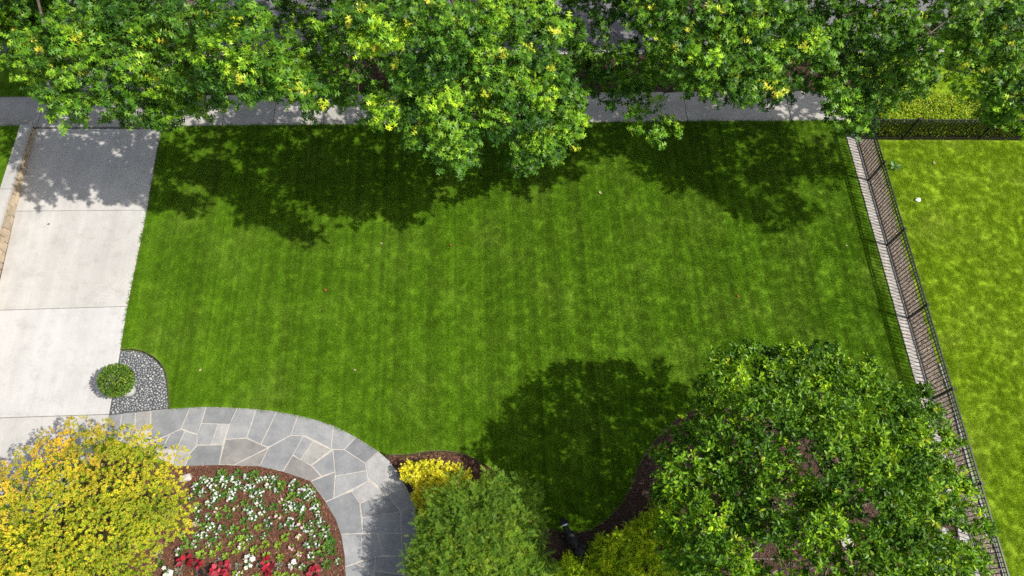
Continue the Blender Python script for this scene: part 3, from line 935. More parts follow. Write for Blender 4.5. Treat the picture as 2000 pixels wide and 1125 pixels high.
def oak(label, base_px, lob, low, trunk_h=6.0, group='street oaks along the sidewalk', dz=0.0, dz_left=0.0, layers=1, low_up=0.0, span=(0, 400), deep=True):
    base = P(*base_px); base.z = -0.05
    root = empty('oak_tree', base)
    tag(root, label, 'tree', group)
    top = base + Vector((0, 0, trunk_h))
    L = []; Lo = []
    for (px, py, z) in lob:
        z += dz
        if px < 900: z += dz_left
        p = P(px, py, z); L.append((p.x, p.y, p.z, random.uniform(0.30, 0.46)))
        for k in range(layers if px < 2000 else 0):                         # hidden boughs farther down, added to fill out the lawn shadow
            p = P(px + random.uniform(-12, 12), py + random.uniform(-14, 4), z - 1.7 - 1.1 * k); Lo.append((p.x, p.y, p.z, random.uniform(0.45, 0.65)))
    for (px, py, z) in low:
        p = P(px, py, z); Lo.append((p.x, p.y, p.z, random.uniform(0.5, 0.75)))
        if low_up:
            p = P(px + random.uniform(-12, 12), py, z + low_up); Lo.append((p.x, p.y, p.z, random.uniform(0.4, 0.55)))
    # unseen rest of the crown, its rows added to shade street and sidewalk
    Fi = []
    x0, x1 = span
    for row, (zc, pyc) in enumerate(((5.3, -30), (6.0, -62), (6.8, -100), (7.6, -150), (8.2, -210), (8.6, -280), (6.4, -270)) + (((4.4, -85), (5.0, -135), (5.6, -190), (6.6, -240), (7.4, -330), (8.4, -400)) if deep else ())):
        x = x0 + random.uniform(0, 30)
        while x < x1:
            q = P(x, pyc + random.uniform(-16, 16), zc + random.uniform(-.4, .4)); Fi.append((q.x, q.y, q.z, random.uniform(0.45, 0.65)))
            x += random.uniform(48, 66)
    cen = (base.x, base.y, 6.5)
    parts = [lobes_leaves(L, OAL, OAK_F, 208, (0.115, 0.185), OAK_PAL, OAK_W, 8, -0.12, 0.40, 0.8, 0.6, OAK_YOUNG, 0.028, cen, 0.55, 0.2, 0.9, 0.42, 0.35, 0.6, 0.5)]
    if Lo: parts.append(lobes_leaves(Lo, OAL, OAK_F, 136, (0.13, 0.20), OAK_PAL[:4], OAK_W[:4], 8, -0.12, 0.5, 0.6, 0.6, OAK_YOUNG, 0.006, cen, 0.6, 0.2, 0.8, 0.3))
    if Fi: parts.append(lobes_leaves(Fi, MAP_V, MAP_F, 88, (0.16, 0.24), OAK_PAL, OAK_W, 8, -0.12, 0.5, 0.75, 0.6, OAK_YOUNG, 0.03, cen))
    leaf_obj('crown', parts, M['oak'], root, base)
    limbs(base, top, L + Lo, 0.17, M['bark'], root, base)
    return root


oak('leafy oak whose bright crown overhangs the sidewalk and driveway top', (255, 128),
    [(100, 78, 6.4), (92, 112, 6.2), (160, 48, 6.8), (170, 108, 6.5), (222, 78, 6.8), (275, 62, 7.0), (292, 98, 6.6), (205, 140, 6.3), (262, 122, 6.5), (135, 150, 6.1), (250, 165, 6.0), (305, 165, 6.0),
     (345, 185, 5.8), (400, 178, 5.8), (125, 215, 5.6), (180, 208, 5.7), (232, 200, 5.7), (275, 212, 5.5), (308, 232, 5.2), (350, 215, 5.5), (398, 205, 5.6),
     (362, 55, 7.4), (410, 38, 7.8), (425, 100, 7.6), (445, 14, 8.2), (472, 132, 7.5), (412, 150, 7.0), (318, 14, 7.6), (245, 12, 7.3), (180, 20, 7.2), (485, 45, 8.1), (120, 40, 6.8), (512, 155, 7.3), (556, 152, 7.3), (575, 172, 7.1), (608, 184, 7.0), (540, 130, 7.5), (365, 160, 6.6),
     (66, 90, 6.0), (140, 85, 6.7), (240, 40, 7.2), (300, 45, 7.2), (200, 90, 6.8), (110, 180, 5.8), (500, 172, 7.0), (350, 88, 7.0), (390, 108, 6.8), (335, 130, 6.4)],
    [(520, 70, 4.6), (570, 40, 4.8), (540, 120, 4.4), (600, 130, 4.3), (560, 155, 5.0), (612, 178, 5.0), (500, 110, 4.8), (455, 165, 5.0), (610, 80, 4.6), (575, 95, 4.3), (640, 60, 4.4), (540, 20, 4.6), (600, 20, 4.6), (650, 90, 4.2), (560, 70, 4.0), (620, 110, 4.0), (690, 40, 4.4), (510, 140, 4.2)], span=(60, 600))
oak('broad oak with the bright crown drooping farthest over the lawn', (870, 130),
    [(745, 20, 8.0), (722, 80, 7.6), (765, 60, 8.0), (805, 38, 8.2), (832, 90, 7.9), (872, 40, 8.3), (922, 55, 8.3), (962, 30, 8.4), (1012, 45, 8.3), (1055, 12, 8.4), (850, 138, 7.6), (902, 120, 7.9),
     (952, 110, 8.0), (1002, 100, 8.0), (1050, 100, 7.8), (1082, 142, 7.3), (862, 190, 7.1), (912, 180, 7.4), (962, 170, 7.5), (1012, 160, 7.5), (1062, 182, 7.1), (1098, 165, 7.0), (872, 240, 6.6), (920, 230, 6.8),
     (962, 220, 6.9), (1002, 200, 7.0), (1042, 232, 6.7), (1088, 222, 6.6), (1115, 242, 6.2), (868, 284, 6.0), (898, 298, 5.9), (1042, 282, 6.0), (1072, 262, 6.2), (1036, 306, 5.8), (1078, 288, 5.8), (985, 250, 6.6),
     (790, 130, 7.4), (815, 170, 7.2), (705, 25, 8.0), (1085, 60, 8.0), (850, 255, 6.3), (940, 140, 7.7), (800, 215, 6.8), (760, 214, 6.7), (1105, 195, 6.6), (880, 85, 8.1)],
    [(660, 60, 5.0), (650, 110, 4.8), (690, 130, 5.0), (640, 160, 5.2), (700, 170, 5.2), (730, 140, 5.2), (680, 20, 5.0), (640, 20, 5.0), (700, 205, 5.4), (1140, 30, 5.0), (660, 185, 5.6), (820, 250, 5.4)], dz=-1.0, dz_left=1.3, layers=2, span=(600, 1180))
oak('oak with long yellow tipped boughs reaching right over the sidewalk', (1395, 120),
    [(1258, 25, 7.2), (1285, 48, 7.0), (1322, 62, 7.1), (1352, 30, 7.4), (1402, 22, 7.6), (1452, 20, 7.6), (1492, 32, 7.5), (1532, 12, 7.6), (1342, 102, 6.8), (1382, 92, 7.0), (1422, 80, 7.1), (1382, 132, 6.6),
     (1422, 120, 6.8), (1462, 112, 6.8), (1502, 108, 6.8), (1542, 98, 6.8), (1582, 80, 6.8), (1602, 92, 6.6), (1362, 160, 6.2), (1402, 168, 6.2), (1442, 162, 6.3), (1452, 182, 6.0), (1506, 165, 6.0), (1562, 42, 7.2),
     (1482, 62, 7.2), (1310, 15, 7.4), (1560, 75, 6.9), (1480, 160, 6.2), (1330, 130, 6.4), (1445, 50, 7.3), (1380, 55, 7.2)],
    [(1160, 110, 4.2), (1185, 135, 4.2), (1235, 115, 4.4), (1240, 155, 4.4), (1230, 195, 4.4), (1262, 236, 4.2), (1282, 244, 4.1), (1250, 180, 4.6), (1300, 95, 4.6), (1290, 130, 4.6), (1180, 12, 4.8), (1210, 20, 4.8), (1150, 75, 4.4), (1600, 40, 4.8), (1640, 20, 4.8), (1560, 130, 4.6), (1590, 150, 4.4), (1205, 160, 4.4), (1270, 150, 4.2), (1160, 140, 4.0), (1130, 95, 4.0), (1210, 100, 3.8), (1270, 75, 4.2), (1240, 140, 3.6), (1140, 20, 4.6), (1310, 130, 4.0), (1190, 170, 3.8), (1560, 60, 4.4), (1620, 70, 4.2), (1130, 130, 3.8)], dz=-0.6, layers=2, span=(1180, 1700))
oak('shaded oak above the bright hedge at the far right of the sidewalk', (1880, 135),
    [(1852, 30, 6.6), (1902, 60, 6.6), (1962, 42, 6.9), (1992, 92, 6.6), (1852, 88, 6.2), (1902, 118, 6.1), (1955, 132, 6.2), (1985, 172, 6.0), (1962, 202, 5.7), (1992, 222, 5.6), (1942, 226, 5.2), (1945, 175, 5.9), (1992, 30, 7.0),
     (1905, 18, 6.9), (2030, 200, 6.0), (2060, 255, 5.7), (2095, 275, 5.6), (2110, 220, 6.0), (2040, 240, 5.8), (2140, 270, 5.5), (2085, 240, 5.8), (1930, 90, 6.4),
     (2020, 160, 6.1), (2180, 250, 5.6), (2025, 30, 7.0), (2060, 135, 5.8), (2050, 165, 5.2), (2100, 150, 6.0), (2080, 185, 5.6), (2140, 200, 5.8), (2065, 20, 4.9), (2020, 190, 4.8)],
    [(1642, 80, 4.2), (1700, 40, 4.4), (1750, 60, 4.4), (1642, 140, 4.0), (1692, 120, 4.2), (1742, 122, 4.2), (1792, 135, 4.0), (1655, 190, 3.8), (1692, 200, 3.7), (1722, 180, 3.9), (1775, 165, 3.9), (1655, 225, 3.6), (1800, 95, 4.4),
     (1700, 160, 4.0), (1670, 60, 4.4), (1625, 175, 3.9), (1630, 110, 4.2), (1780, 30, 4.6), (1680, 225, 3.5), (1720, 85, 4.3), (1905, 160, 4.4), (1650, 30, 4.6), (1610, 15, 4.4), (1700, 10, 4.6), (1760, 20, 4.4), (1820, 60, 4.2), (1740, 90, 4.0), (1810, 130, 3.8), (1670, 100, 4.0), (1780, 75, 4.0), (1955, 66, 4.2), (1880, 80, 3.6), (1960, 165, 4.0), (1995, 190, 4.2), (1895, 75, 4.2), (1990, 30, 4.8)], dz=0.2, low_up=0.9, span=(1700, 2040), deep=False)
oak('shaded oak cut off by the upper left corner of the picture', (-95, 120),
    [(12, 20, 5.2), (52, 38, 5.0), (32, 68, 4.8), (82, 20, 5.2), (20, 98, 4.4), (60, 60, 4.8), (-30, 60, 5.2), (-60, 20, 5.6), (-40, 110, 4.6), (-90, 80, 5.2), (60, 150, 3.6), (45, 15, 5.4), (-20, 30, 5.6), (20, 50, 5.0)], [], span=(-420, 60))

# ------------------------------------------------------------------ crowns laid out by their outline
def inside(poly, x, y):
    r = False; j = len(poly) - 1
    for i in range(len(poly)):
        xi, yi = poly[i]; xj, yj = poly[j]
        if (yi > y) != (yj > y) and x < (xj - xi) * (y - yi) / (yj - yi) + xi: r = not r
        j = i
    return r


def edge_dist(poly, x, y):
    d = 1e9; n = len(poly)
    for i in range(n):
        a = Vector(poly[i]); b = Vector(poly[(i + 1) % n]); p = Vector((x, y))
        t = max(0, min(1, (p - a).dot(b - a) / max(1e-6, (b - a).length_squared)))
        d = min(d, (a + (b - a) * t - p).length)
    return d


def fill_lobes(poly, step, zlo, zhi, D, r, holes=(), jz=0.2, margin=4):
    xs = [p[0] for p in poly]; ys = [p[1] for p in poly]
    out = []; pts = []
    n = int((max(xs) - min(xs)) * (max(ys) - min(ys)) / step ** 2 * 9)
    for _ in range(n):
        x, y = random.uniform(min(xs), max(xs)), random.uniform(min(ys), max(ys))
        if not inside(poly, x, y): continue
        if any((x - a) ** 2 + (y - b) ** 2 < step * step for a, b in pts): continue
        if any((x - h[0]) ** 2 + (y - h[1]) ** 2 < h[2] ** 2 for h in holes): continue
        d = edge_dist(poly, x, y)
        if d < margin: continue
        k = 1 - max(0.0, 1 - d / D) ** 2
        z = zlo + (zhi - zlo) * math.sqrt(k) + random.uniform(-jz, jz)
        pts.append((x, y)); p = P(x, y, z)
        out.append((p.x, p.y, p.z, random.uniform(*r)))
    return out


# glossy broadleaf tree at the lower right
F_OUT = [(1400, 705), (1440, 690), (1470, 680), (1500, 697), (1530, 684), (1562, 692), (1600, 684), (1628, 694), (1640, 712), (1690, 715), (1705, 742), (1750, 772), (1800, 765), (1815, 800), (1852, 855), (1842, 915), (1885, 945),
         (1915, 1030), (1905, 1095), (1890, 1160), (1800, 1230), (1560, 1260), (1370, 1200), (1318, 1110), (1302, 1030), (1288, 960), (1290, 890), (1335, 850), (1372, 795), (1366, 755)]
F_HOLES = [(1695, 812, 34), (1588, 908, 38), (1540, 985, 42), (1695, 1010, 36), (1645, 1050, 28), (1520, 1092, 30), (1842, 1040, 34), (1480, 1078, 30), (1470, 890, 20), (1560, 1100, 38), (1663, 1112, 34), (1785, 1116, 24), (1610, 1100, 30)]
fb = P(1545, 1040); fb.z = -0.03
tr = empty('broadleaf_tree', fb)
tag(tr, 'big glossy leaved multi stemmed tree in the mulch bed beside the black fence', 'tree')
FL = fill_lobes(F_OUT, 31, 3.9, 5.3, 170, (0.24, 0.38), F_HOLES, 0.5, 6)
for (vx, vy) in F_OUT:
    if vy < 1110:                                       # shoots that break the outline
        q = P(vx + random.uniform(-5, 5), vy + random.uniform(-5, 5), random.uniform(3.8, 4.5)); FL.append((q.x, q.y, q.z, random.uniform(.13, .22)))
FLlow = []
for l in FL:
    if random.random() < 0.9:
        q = Vector(l[:3]); c = Vector((fb.x, fb.y, q.z))
        q2 = c.lerp(q, random.uniform(0.75, 0.98)); q2.z -= random.uniform(0.35, 1.1)
        x, y = proj(q2)
        if not any((x - h[0]) ** 2 + (y - h[1]) ** 2 < (h[2] * 0.9) ** 2 for h in F_HOLES): FLlow.append((q2.x, q2.y, q2.z, l[3]))
F_PAL = [(.058, .148, .007), (.088, .198, .008), (.135, .255, .010), (.036, .098, .008), (.20, .32, .013)]
parts = [lobes_leaves(FL, OVAL_V, OVAL_F, 270, (0.065, 0.108), F_PAL, [3, 4, 3, 2, 1], 10, 0.0, 0.38, 0.9, 0.8, [(.30, .42, .02), (.36, .42, .03)], 0.015, (fb.x, fb.y, 3.0), 0.45, 0.16, 1.1, 0.34, 0.35, 0.7, 0.6),
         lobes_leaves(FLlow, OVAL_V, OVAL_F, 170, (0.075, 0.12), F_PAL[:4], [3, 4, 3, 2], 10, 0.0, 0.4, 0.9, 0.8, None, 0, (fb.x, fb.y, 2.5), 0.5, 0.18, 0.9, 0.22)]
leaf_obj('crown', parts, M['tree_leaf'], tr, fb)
stems = []
for a, (dx, dy) in enumerate(((0.25, 0.5), (-0.35, 0.3), (0.5, -0.1), (-0.2, -0.4), (0.1, 0.1))):
    stems.append([(Vector((dx * .25, dy * .25, 0)), .10), (Vector((dx * .6, dy * .6, .8)), .085), (Vector((dx * 1.3, dy * 1.2, 1.9)), .07), (Vector((dx * 2.0, dy * 1.9, 3.0)), .05)])
tubes('stems', stems, M['bark_pale'], 8, tr)
ch = []
for l in FL[::5] + FLlow[::6]:
    tg = Vector(l[:3]) - fb; st = random.choice(stems)
    st = min(stems, key=lambda s_: (s_[2][0] - tg).length + random.random() * 1.5)
    a = Vector(st[2][0]).lerp(Vector(st[3][0]), random.random())
    mid = a.lerp(tg, .5) + Vector((random.uniform(-.15, .15), random.uniform(-.15, .15), .1))
    ch.append([(a, .024), (mid, .014), (tg, .005)])
tubes('branches', ch, M['bark_pale'], 4, tr)

# golden maple at the lower left
G_OUT = [(-10, 905), (50, 885), (82, 862), (118, 836), (140, 822), (175, 818), (210, 830), (255, 826), (300, 832), (318, 852), (332, 872), (354, 888), (350, 920), (360, 968), (376, 1000), (370, 1030), (345, 1045), (322, 1068), (302, 1095),
         (292, 1125), (270, 1210), (100, 1290), (-120, 1240), (-140, 1000)]
gb = P(125, 1075); gb.z = -0.02
gt = empty('golden_maple', gb)
tag(gt, 'rounded golden yellow maple beside the flower bed and stone path', 'tree')
GL = fill_lobes(G_OUT, 24, 1.5, 2.9, 130, (0.20, 0.31), [(245, 975, 16), (318, 1018, 12), (150, 975, 13), (200, 1085, 14), (110, 960, 10), (20, 955, 12), (165, 905, 11), (265, 920, 9), (60, 1010, 10)], 0.22, 6)
GL2 = []
for l in GL:
    q = Vector(l[:3]); c = Vector((gb.x, gb.y, q.z)); q2 = c.lerp(q, 0.9); q2.z -= 0.35
    if random.random() < 0.75: GL2.append((*q2, l[3] * 1.2))
G_PAL = [(.60, .505, .036), (.45, .48, .032), (.68, .465, .055), (.28, .42, .025), (.68, .38, .08)]
# the tree turns from orange at its upper left to lime green at its right and foot
def gold_wts(x, y):
    warm = max(0.0, min(1.0, 0.75 - (x - 60) / 420 - (y - 830) / 520 + random.uniform(-.25, .25)))
    return [2.2, 2.5 * (1 - warm) + .5, 3.6 * warm + .3, 3.0 * (1 - warm) ** 1.5 + .15, 2.2 * warm * warm]
parts = []
buckets = {}
for l in GL:
    x, y = proj(l[:3]); buckets.setdefault((int(x // 70), int(y // 70)), []).append(l)
for (bx, by), ls in buckets.items():
    parts.append(lobes_leaves(ls, MAP_V, MAP_F, 460, (0.032, 0.050), G_PAL, gold_wts(bx * 70 + 35, by * 70 + 35), 10, -0.1, 0.30, 0.95, 0.9, None, 0, (gb.x, gb.y, 1.0), 0.7, 0.08, 0.8, 0.15, 0.5, 0.85, 0.65))
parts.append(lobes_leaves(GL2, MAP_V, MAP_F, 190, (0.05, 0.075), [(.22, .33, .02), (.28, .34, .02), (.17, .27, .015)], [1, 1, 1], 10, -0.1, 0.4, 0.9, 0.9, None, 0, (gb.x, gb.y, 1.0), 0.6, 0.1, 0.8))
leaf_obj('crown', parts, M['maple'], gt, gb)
branches(gb, gb + Vector((0, 0, 1.3)), random.sample(GL, 60), 0.07, M['bark'], gt, gb, 0.4, 4)


def conifer(name, label, cat, outline, base_px, zlo, zhi, D, step, r, per, size, pal, wts, holes=(), low=True, mat='needle', trunk_h=1.4, tr_r=0.06, tv=None, tf=None, group=None, bnum=40, droop=0.05):
    b = P(*base_px); b.z = -0.02
    root = empty(name, b); tag(root, label, cat, group)
    L = fill_lobes(outline, step, zlo, zhi, D, r, holes, (zhi - zlo) * 0.08, 3)
    L2 = []
    for l in L:
        q = Vector(l[:3]); c = Vector((b.x, b.y, q.z)); q2 = c.lerp(q, 0.9); q2.z = max(0.08, q2.z - 0.28)
        L2.append((*q2, l[3] * 1.15))
    tv = FR_V if tv is None else tv; tf = FR_F if tf is None else tf
    parts = [lobes_leaves(L, tv, tf, per, size, pal, wts, 6, droop, 0.45, 0.9, 0.8, None, 0, (b.x, b.y, zlo * 0.5), 0.6, 0.16, 0.8, 0.14)]
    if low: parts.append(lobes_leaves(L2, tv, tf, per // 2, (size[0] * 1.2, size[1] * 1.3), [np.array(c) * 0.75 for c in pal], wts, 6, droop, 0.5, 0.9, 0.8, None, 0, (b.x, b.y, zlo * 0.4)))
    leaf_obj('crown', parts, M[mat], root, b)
    branches(b, b + Vector((0, 0, trunk_h)), random.sample(L, min(bnum, len(L))), tr_r, M['bark_pale'], root, b, 0.3, 4)
    return root


conifer('conifer_tree', 'feathery green conifer overhanging the right side of the stone path', 'tree',
        [(800, 1060), (806, 1020), (830, 985), (850, 952), (880, 935), (905, 930), (930, 938), (960, 925), (988, 914), (1005, 935), (1035, 945), (1052, 962), (1060, 1000), (1068, 1040), (1064, 1075), (1078, 1120), (1100, 1200), (1000, 1280), (830, 1270), (790, 1180), (796, 1110)],
        (945, 1110), 1.1, 2.2, 120, 17, (0.13, 0.21), 84, (0.10, 0.17), [(.12, .23, .016), (.16, .28, .018), (.08, .17, .016), (.23, .32, .03)], [3, 3, 2, 1.4], [(1022, 985, 7)])
conifer('gold_shrub', 'low golden yellow shrub between the path, the mulch and the conifer', 'shrub',
        [(774, 908), (800, 902), (825, 899), (850, 903), (875, 900), (900, 912), (917, 925), (912, 945), (890, 970), (860, 1010), (835, 1020), (815, 992), (797, 950)],
        (850, 955), 0.30, 0.55, 40, 12, (0.08, 0.13), 110, (0.045, 0.08), [(.80, .72, .045), (.74, .68, .03), (.82, .78, .14), (.60, .60, .02)], [3, 3, 1.5, 1], trunk_h=0.2, tr_r=0.015, mat='maple', bnum=14, tv=MAP_V, tf=MAP_F)
K_PAL = [(.30, .46, .008), (.42, .54, .010), (.52, .58, .014), (.20, .36, .008)]
conifer('cypress_shrub', 'lime green feathery shrub in front of the dark mulch curve', 'shrub',
        [(1190, 1040), (1215, 1030), (1240, 1012), (1262, 998), (1280, 982), (1305, 968), (1335, 985), (1340, 1040), (1345, 1120), (1330, 1190), (1230, 1200), (1190, 1150), (1170, 1090)],
        (1265, 1100), 0.45, 0.85, 60, 14, (0.09, 0.15), 96, (0.07, 0.12), K_PAL, [2, 3, 2, 1.5], [(1290, 1076, 15)], trunk_h=0.3, tr_r=0.02, bnum=20)
conifer('cypress_shrub', 'darker green feathery shrub around the tail of the black dog', 'shrub',
        [(1150, 1058), (1170, 1048), (1195, 1045), (1200, 1090), (1215, 1150), (1210, 1200), (1085, 1200), (1070, 1140), (1078, 1100), (1098, 1090), (1120, 1084), (1150, 1080)],
        (1140, 1130), 0.22, 0.40, 45, 13, (0.08, 0.13), 96, (0.07, 0.12), K_PAL, [3, 2, 1, 2.4], (), trunk_h=0.25, tr_r=0.02, bnum=16)

# clipped hedge behind the back fence
h0 = bk0 + BD * 0.35 + BN * 0.07
hr = empty('clipped_hedge', h0, math.atan2(BD.y, BD.x)); tag(hr, 'bright yellow green clipped hedge behind the black fence', 'hedge')
n = 16000
HW, HL, HH = 1.05, 6.5, 0.92
u = rng.random(n) * HL; v = rng.random(n) * HW; w = 0.02 + rng.random(n) * (HH - 0.02)
face = rng.random(n)
v = np.where(face < 0.22, rng.random(n) * 0.12, v)
w = np.where(face > 0.30, HH - rng.random(n) ** 2 * 0.25 + 0.06 * np.sin(u * 5) * np.cos(v * 7), w)
p = np.stack([u, v, w], 1)
ax = rng.normal(size=(n, 3)) * np.array([1, 1, .5]); nr = np.array([0, 0, 1.0]) + rng.normal(size=(n, 3)) * 0.5
col = pick_cols(n, [(.25, .38, .015), (.34, .44, .02), (.17, .29, .015), (.44, .48, .03)], [3, 3, 2, 1])
red = rng.random(n) < 0.002; col[red] = (.45, .09, .03)
V, F, C = scatter(OVAL_V, OVAL_F, p, ax, nr, rng.uniform(.06, .10, n), col)
link('foliage', mesh_np('foliage', V, F, M['maple'], C), None, hr)
tubes('stems', [[(Vector((i * .3 + .1, .5, 0)), .015), (Vector((i * .3 + .14, .52, .5)), .012), (Vector((i * .3 + .1, .5 + random.uniform(-.3, .3), .85)), .005)] for i in range(21)], M['bark'], 4, hr)

# ------------------------------------------------------------------ pebble bed and the potted ball shrub
peb_poly = [(236, 685), (260, 684), (284, 690), (306, 705), (320, 723), (326, 750), (329, 798), (296, 800), (214, 808), (222, 760)]
pb = sheet('pebble_bed', [P(*p) for p in peb_poly[:6] + [(333, 806), (296, 812), (205, 820), (215, 790)]], -0.012, M['grit'])
pms = []
for k in range(6):
    bm = bmesh.new(); bmesh.ops.create_icosphere(bm, subdivisions=1, radius=1.0)
    for v_ in bm.verts: v_.co = Vector((v_.co.x * random.uniform(.92, 1.08), v_.co.y * random.uniform(.62, .86), v_.co.z * random.uniform(.42, .55)))
    pms.append(from_bm('pebble', bm, M['pebble'], smooth=True))
pot_c = P(254, 764)
pts = []
for _ in range(60000):
    x, y = random.uniform(212, 330), random.uniform(683, 808)
    if not inside(peb_poly, x, y): continue
    r = random.choice((random.uniform(0.034, 0.052), random.uniform(0.022, 0.036)))
    q = P(x, y)
    if (q - pot_c).length < 0.175: continue
    if edge_dist(peb_poly, x, y) < 2: continue
    if any((q.x - a) ** 2 + (q.y - b_) ** 2 < (r + rr) ** 2 * 0.72 for a, b_, rr in pts): continue
    pts.append((q.x, q.y, r))
pts.sort(key=lambda t: -t[2])
for (x, y, r) in pts[:300]:
    o = link('pebble', random.choice(pms), None, pb)
    o.location = (x, y, random.uniform(-.012, .004)); o.scale = (r * 1.12,) * 3
    o.rotation_euler = (random.uniform(-.2, .2), random.uniform(-.2, .2), random.uniform(0, 6.28))
bm = bmesh.new()
for (x, y, r) in pts[300:]:
    rr = bmesh.ops.create_icosphere(bm, subdivisions=1, radius=1.0)
    Mx = Matrix.Translation((x, y, random.uniform(-.02, -.006))) @ Matrix.Rotation(random.uniform(0, 6.28), 4, 'Z') @ Matrix.Diagonal((r * 1.1, r * .85, r * .5, 1))
    bmesh.ops.transform(bm, matrix=Mx, verts=rr['verts'])
if len(pts) > 300:
    link('small_pebbles', from_bm('small_pebbles', bm, M['pebble'], smooth=True), None, pb)['kind'] = 'stuff'
else:
    bm.free()

pot = empty('planter_pot', pot_c); tag(pot, 'round white glazed planter pot standing in the grey pebbles', 'pot')
prof = [(0.0, 0.0), (0.15, 0.0), (0.165, 0.02), (0.20, 0.22), (0.225, 0.38), (0.232, 0.40), (0.232, 0.43), (0.205, 0.435), (0.20, 0.40), (0.19, 0.34), (0.0, 0.33)]
def lathe(name, prof, seg, mat, parent):
    V = []; F = []
    for r, z in prof:
        for k in range(seg):
            a = 2 * math.pi * k / seg; V.append((r * math.cos(a), r * math.sin(a), z))
    for i in range(len(prof) - 1):
        for k in range(seg):
            k2 = (k + 1) % seg; F.append((i * seg + k, i * seg + k2, (i + 1) * seg + k2, (i + 1) * seg + k))
    return link(name, mesh_np(name, np.array(V), np.array(F), mat, smooth=True), None, parent)
lathe('pot_body', prof[:9], 36, M['glaze'], pot)
lathe('soil', prof[8:], 24, M['soil'], pot)
bush = empty('ball_shrub', pot_c + Vector((0, 0, 0.35))); tag(bush, 'clipped round green shrub growing in the white pot by the driveway', 'shrub')
n = 3000
d = unit(rng.normal(size=(n, 3))); rr = (0.62 + 0.38 * rng.random((n, 1)) ** 0.5) * np.where(rng.random((n, 1)) < .05, 1.06, 1.0)
bc = P(227, 743, 0.86) - (pot_c + Vector((0, 0, 0.35)))
R_B = 0.395
p = d * rr * np.array([R_B, R_B, R_B * .92]) + np.array([bc.x, bc.y, bc.z])
ax = d * .7 + rng.normal(size=(n, 3)) * .6; nr = d * .8 + np.array([0, 0, .6]) + rng.normal(size=(n, 3)) * .35
V, F, C = scatter(OVAL_V, OVAL_F, p, ax, nr, rng.uniform(.045, .075, n), pick_cols(n, [(.045, .105, .008), (.07, .15, .010), (.12, .20, .014), (.22, .27, .03)], [3, 3, 2, .8]))
link('foliage', mesh_np('foliage', V, F, M['tree_leaf'], C), None, bush)
tubes('stem', [[(Vector((0, 0, 0)), .025), (Vector((bc.x * .5, bc.y * .5, .25)), .022), (bc, .015)]] + [[(bc * .6, .012), (bc + Vector((math.cos(a) * .28, math.sin(a) * .28, random.uniform(-.1, .25))), .004)] for a in np.linspace(0, 6, 12)], M['bark'], 6, bush)

# ------------------------------------------------------------------ mulch chips
def chips(name, poly_px, n, label, pal=((.11, .05, .03), (.18, .085, .055), (.07, .032, .02), (.26, .15, .10), (.20, .07, .04))):
    xs = [p_[0] for p_ in poly_px]; ys = [p_[1] for p_ in poly_px]
    pts_ = []
    while len(pts_) < n:
        x, y = random.uniform(min(xs), max(xs)), random.uniform(min(ys), max(ys))
        if inside(poly_px, x, y):
            q_ = P(x, y); pts_.append((q_.x, q_.y, random.uniform(-.008, .012)))
    p_ = np.array(pts_); m = len(p_)
    tv = np.array([(0, -.12, 0), (1, -.08, 0), (1, .1, .0), (0, .14, 0), (.5, 0, .12)]); tf = np.array([(0, 1, 4), (1, 2, 4), (2, 3, 4), (3, 0, 4)])
    ax_ = rng.normal(size=(m, 3)) * np.array([1, 1, .18]); nr_ = np.array([0, 0, 1.]) + rng.normal(size=(m, 3)) * .3
    V_, F_, C_ = scatter(tv, tf, p_, ax_, nr_, rng.uniform(.03, .075, m), pick_cols(m, pal, [3, 3, 3, 1.2, 1], .3))
    o_ = link(name, mesh_np(name, V_, F_, M['chip'], C_)); tag(o_, label, 'mulch', kind='stuff')
    return o_


chips('mulch_chips', bed_in + [(280, 1190), (210, 1000), (230, 900)], 9000, 'reddish brown mulch covering the flower bed')
chips('mulch_chips', [(1120, 1044), (1160, 1034), (1190, 1012), (1218, 980), (1236, 944), (1252, 906), (1277, 867), (1310, 833), (1352, 806), (1500, 826), (1640, 885), (1800, 965), (1840, 1120), (1120, 1120)], 9000, 'dark brown mulch in the curved bed under the glossy tree', ((.075, .042, .032), (.12, .07, .055), (.045, .026, .02), (.17, .11, .09), (.13, .06, .045)))
chips('mulch_chips', [(762, 892), (800, 889), (850, 883), (894, 886), (928, 900), (960, 920), (980, 945), (780, 940)], 1500, 'brown mulch in the small bed right of the stone path')
fpx = [proj(fl(0, 0.01)), proj(fl(s_end, 0.01)), proj(fl(s_end, 0.5)), proj(fl(0.1, 0.47))]
chips('mulch_chips', fpx, 4200, 'pale brown mulch in the strip under the black fence', ((.20, .155, .12), (.29, .24, .195), (.11, .08, .06), (.40, .35, .30), (.22, .14, .10)))

# ------------------------------------------------------------------ flower bed plants
def rosette(n, size, pal, wts, up=0.5, spread=.05, tv=OVAL_V, tf=OVAL_F, z=0.03, hz=.05):
    a = rng.random(n) * 6.283; rr = np.sqrt(rng.random(n)) * spread
    p_ = np.stack([rr * np.cos(a), rr * np.sin(a), z + rng.random(n) * hz], 1)
    ax_ = np.stack([np.cos(a), np.sin(a), rng.uniform(.1, up + .1, n)], 1) + rng.normal(size=(n, 3)) * .25
    return scatter(tv, tf, p_, ax_, np.array([0, 0, 1.]) + rng.normal(size=(n, 3)) * .3, rng.uniform(*size, n), pick_cols(n, pal, wts))


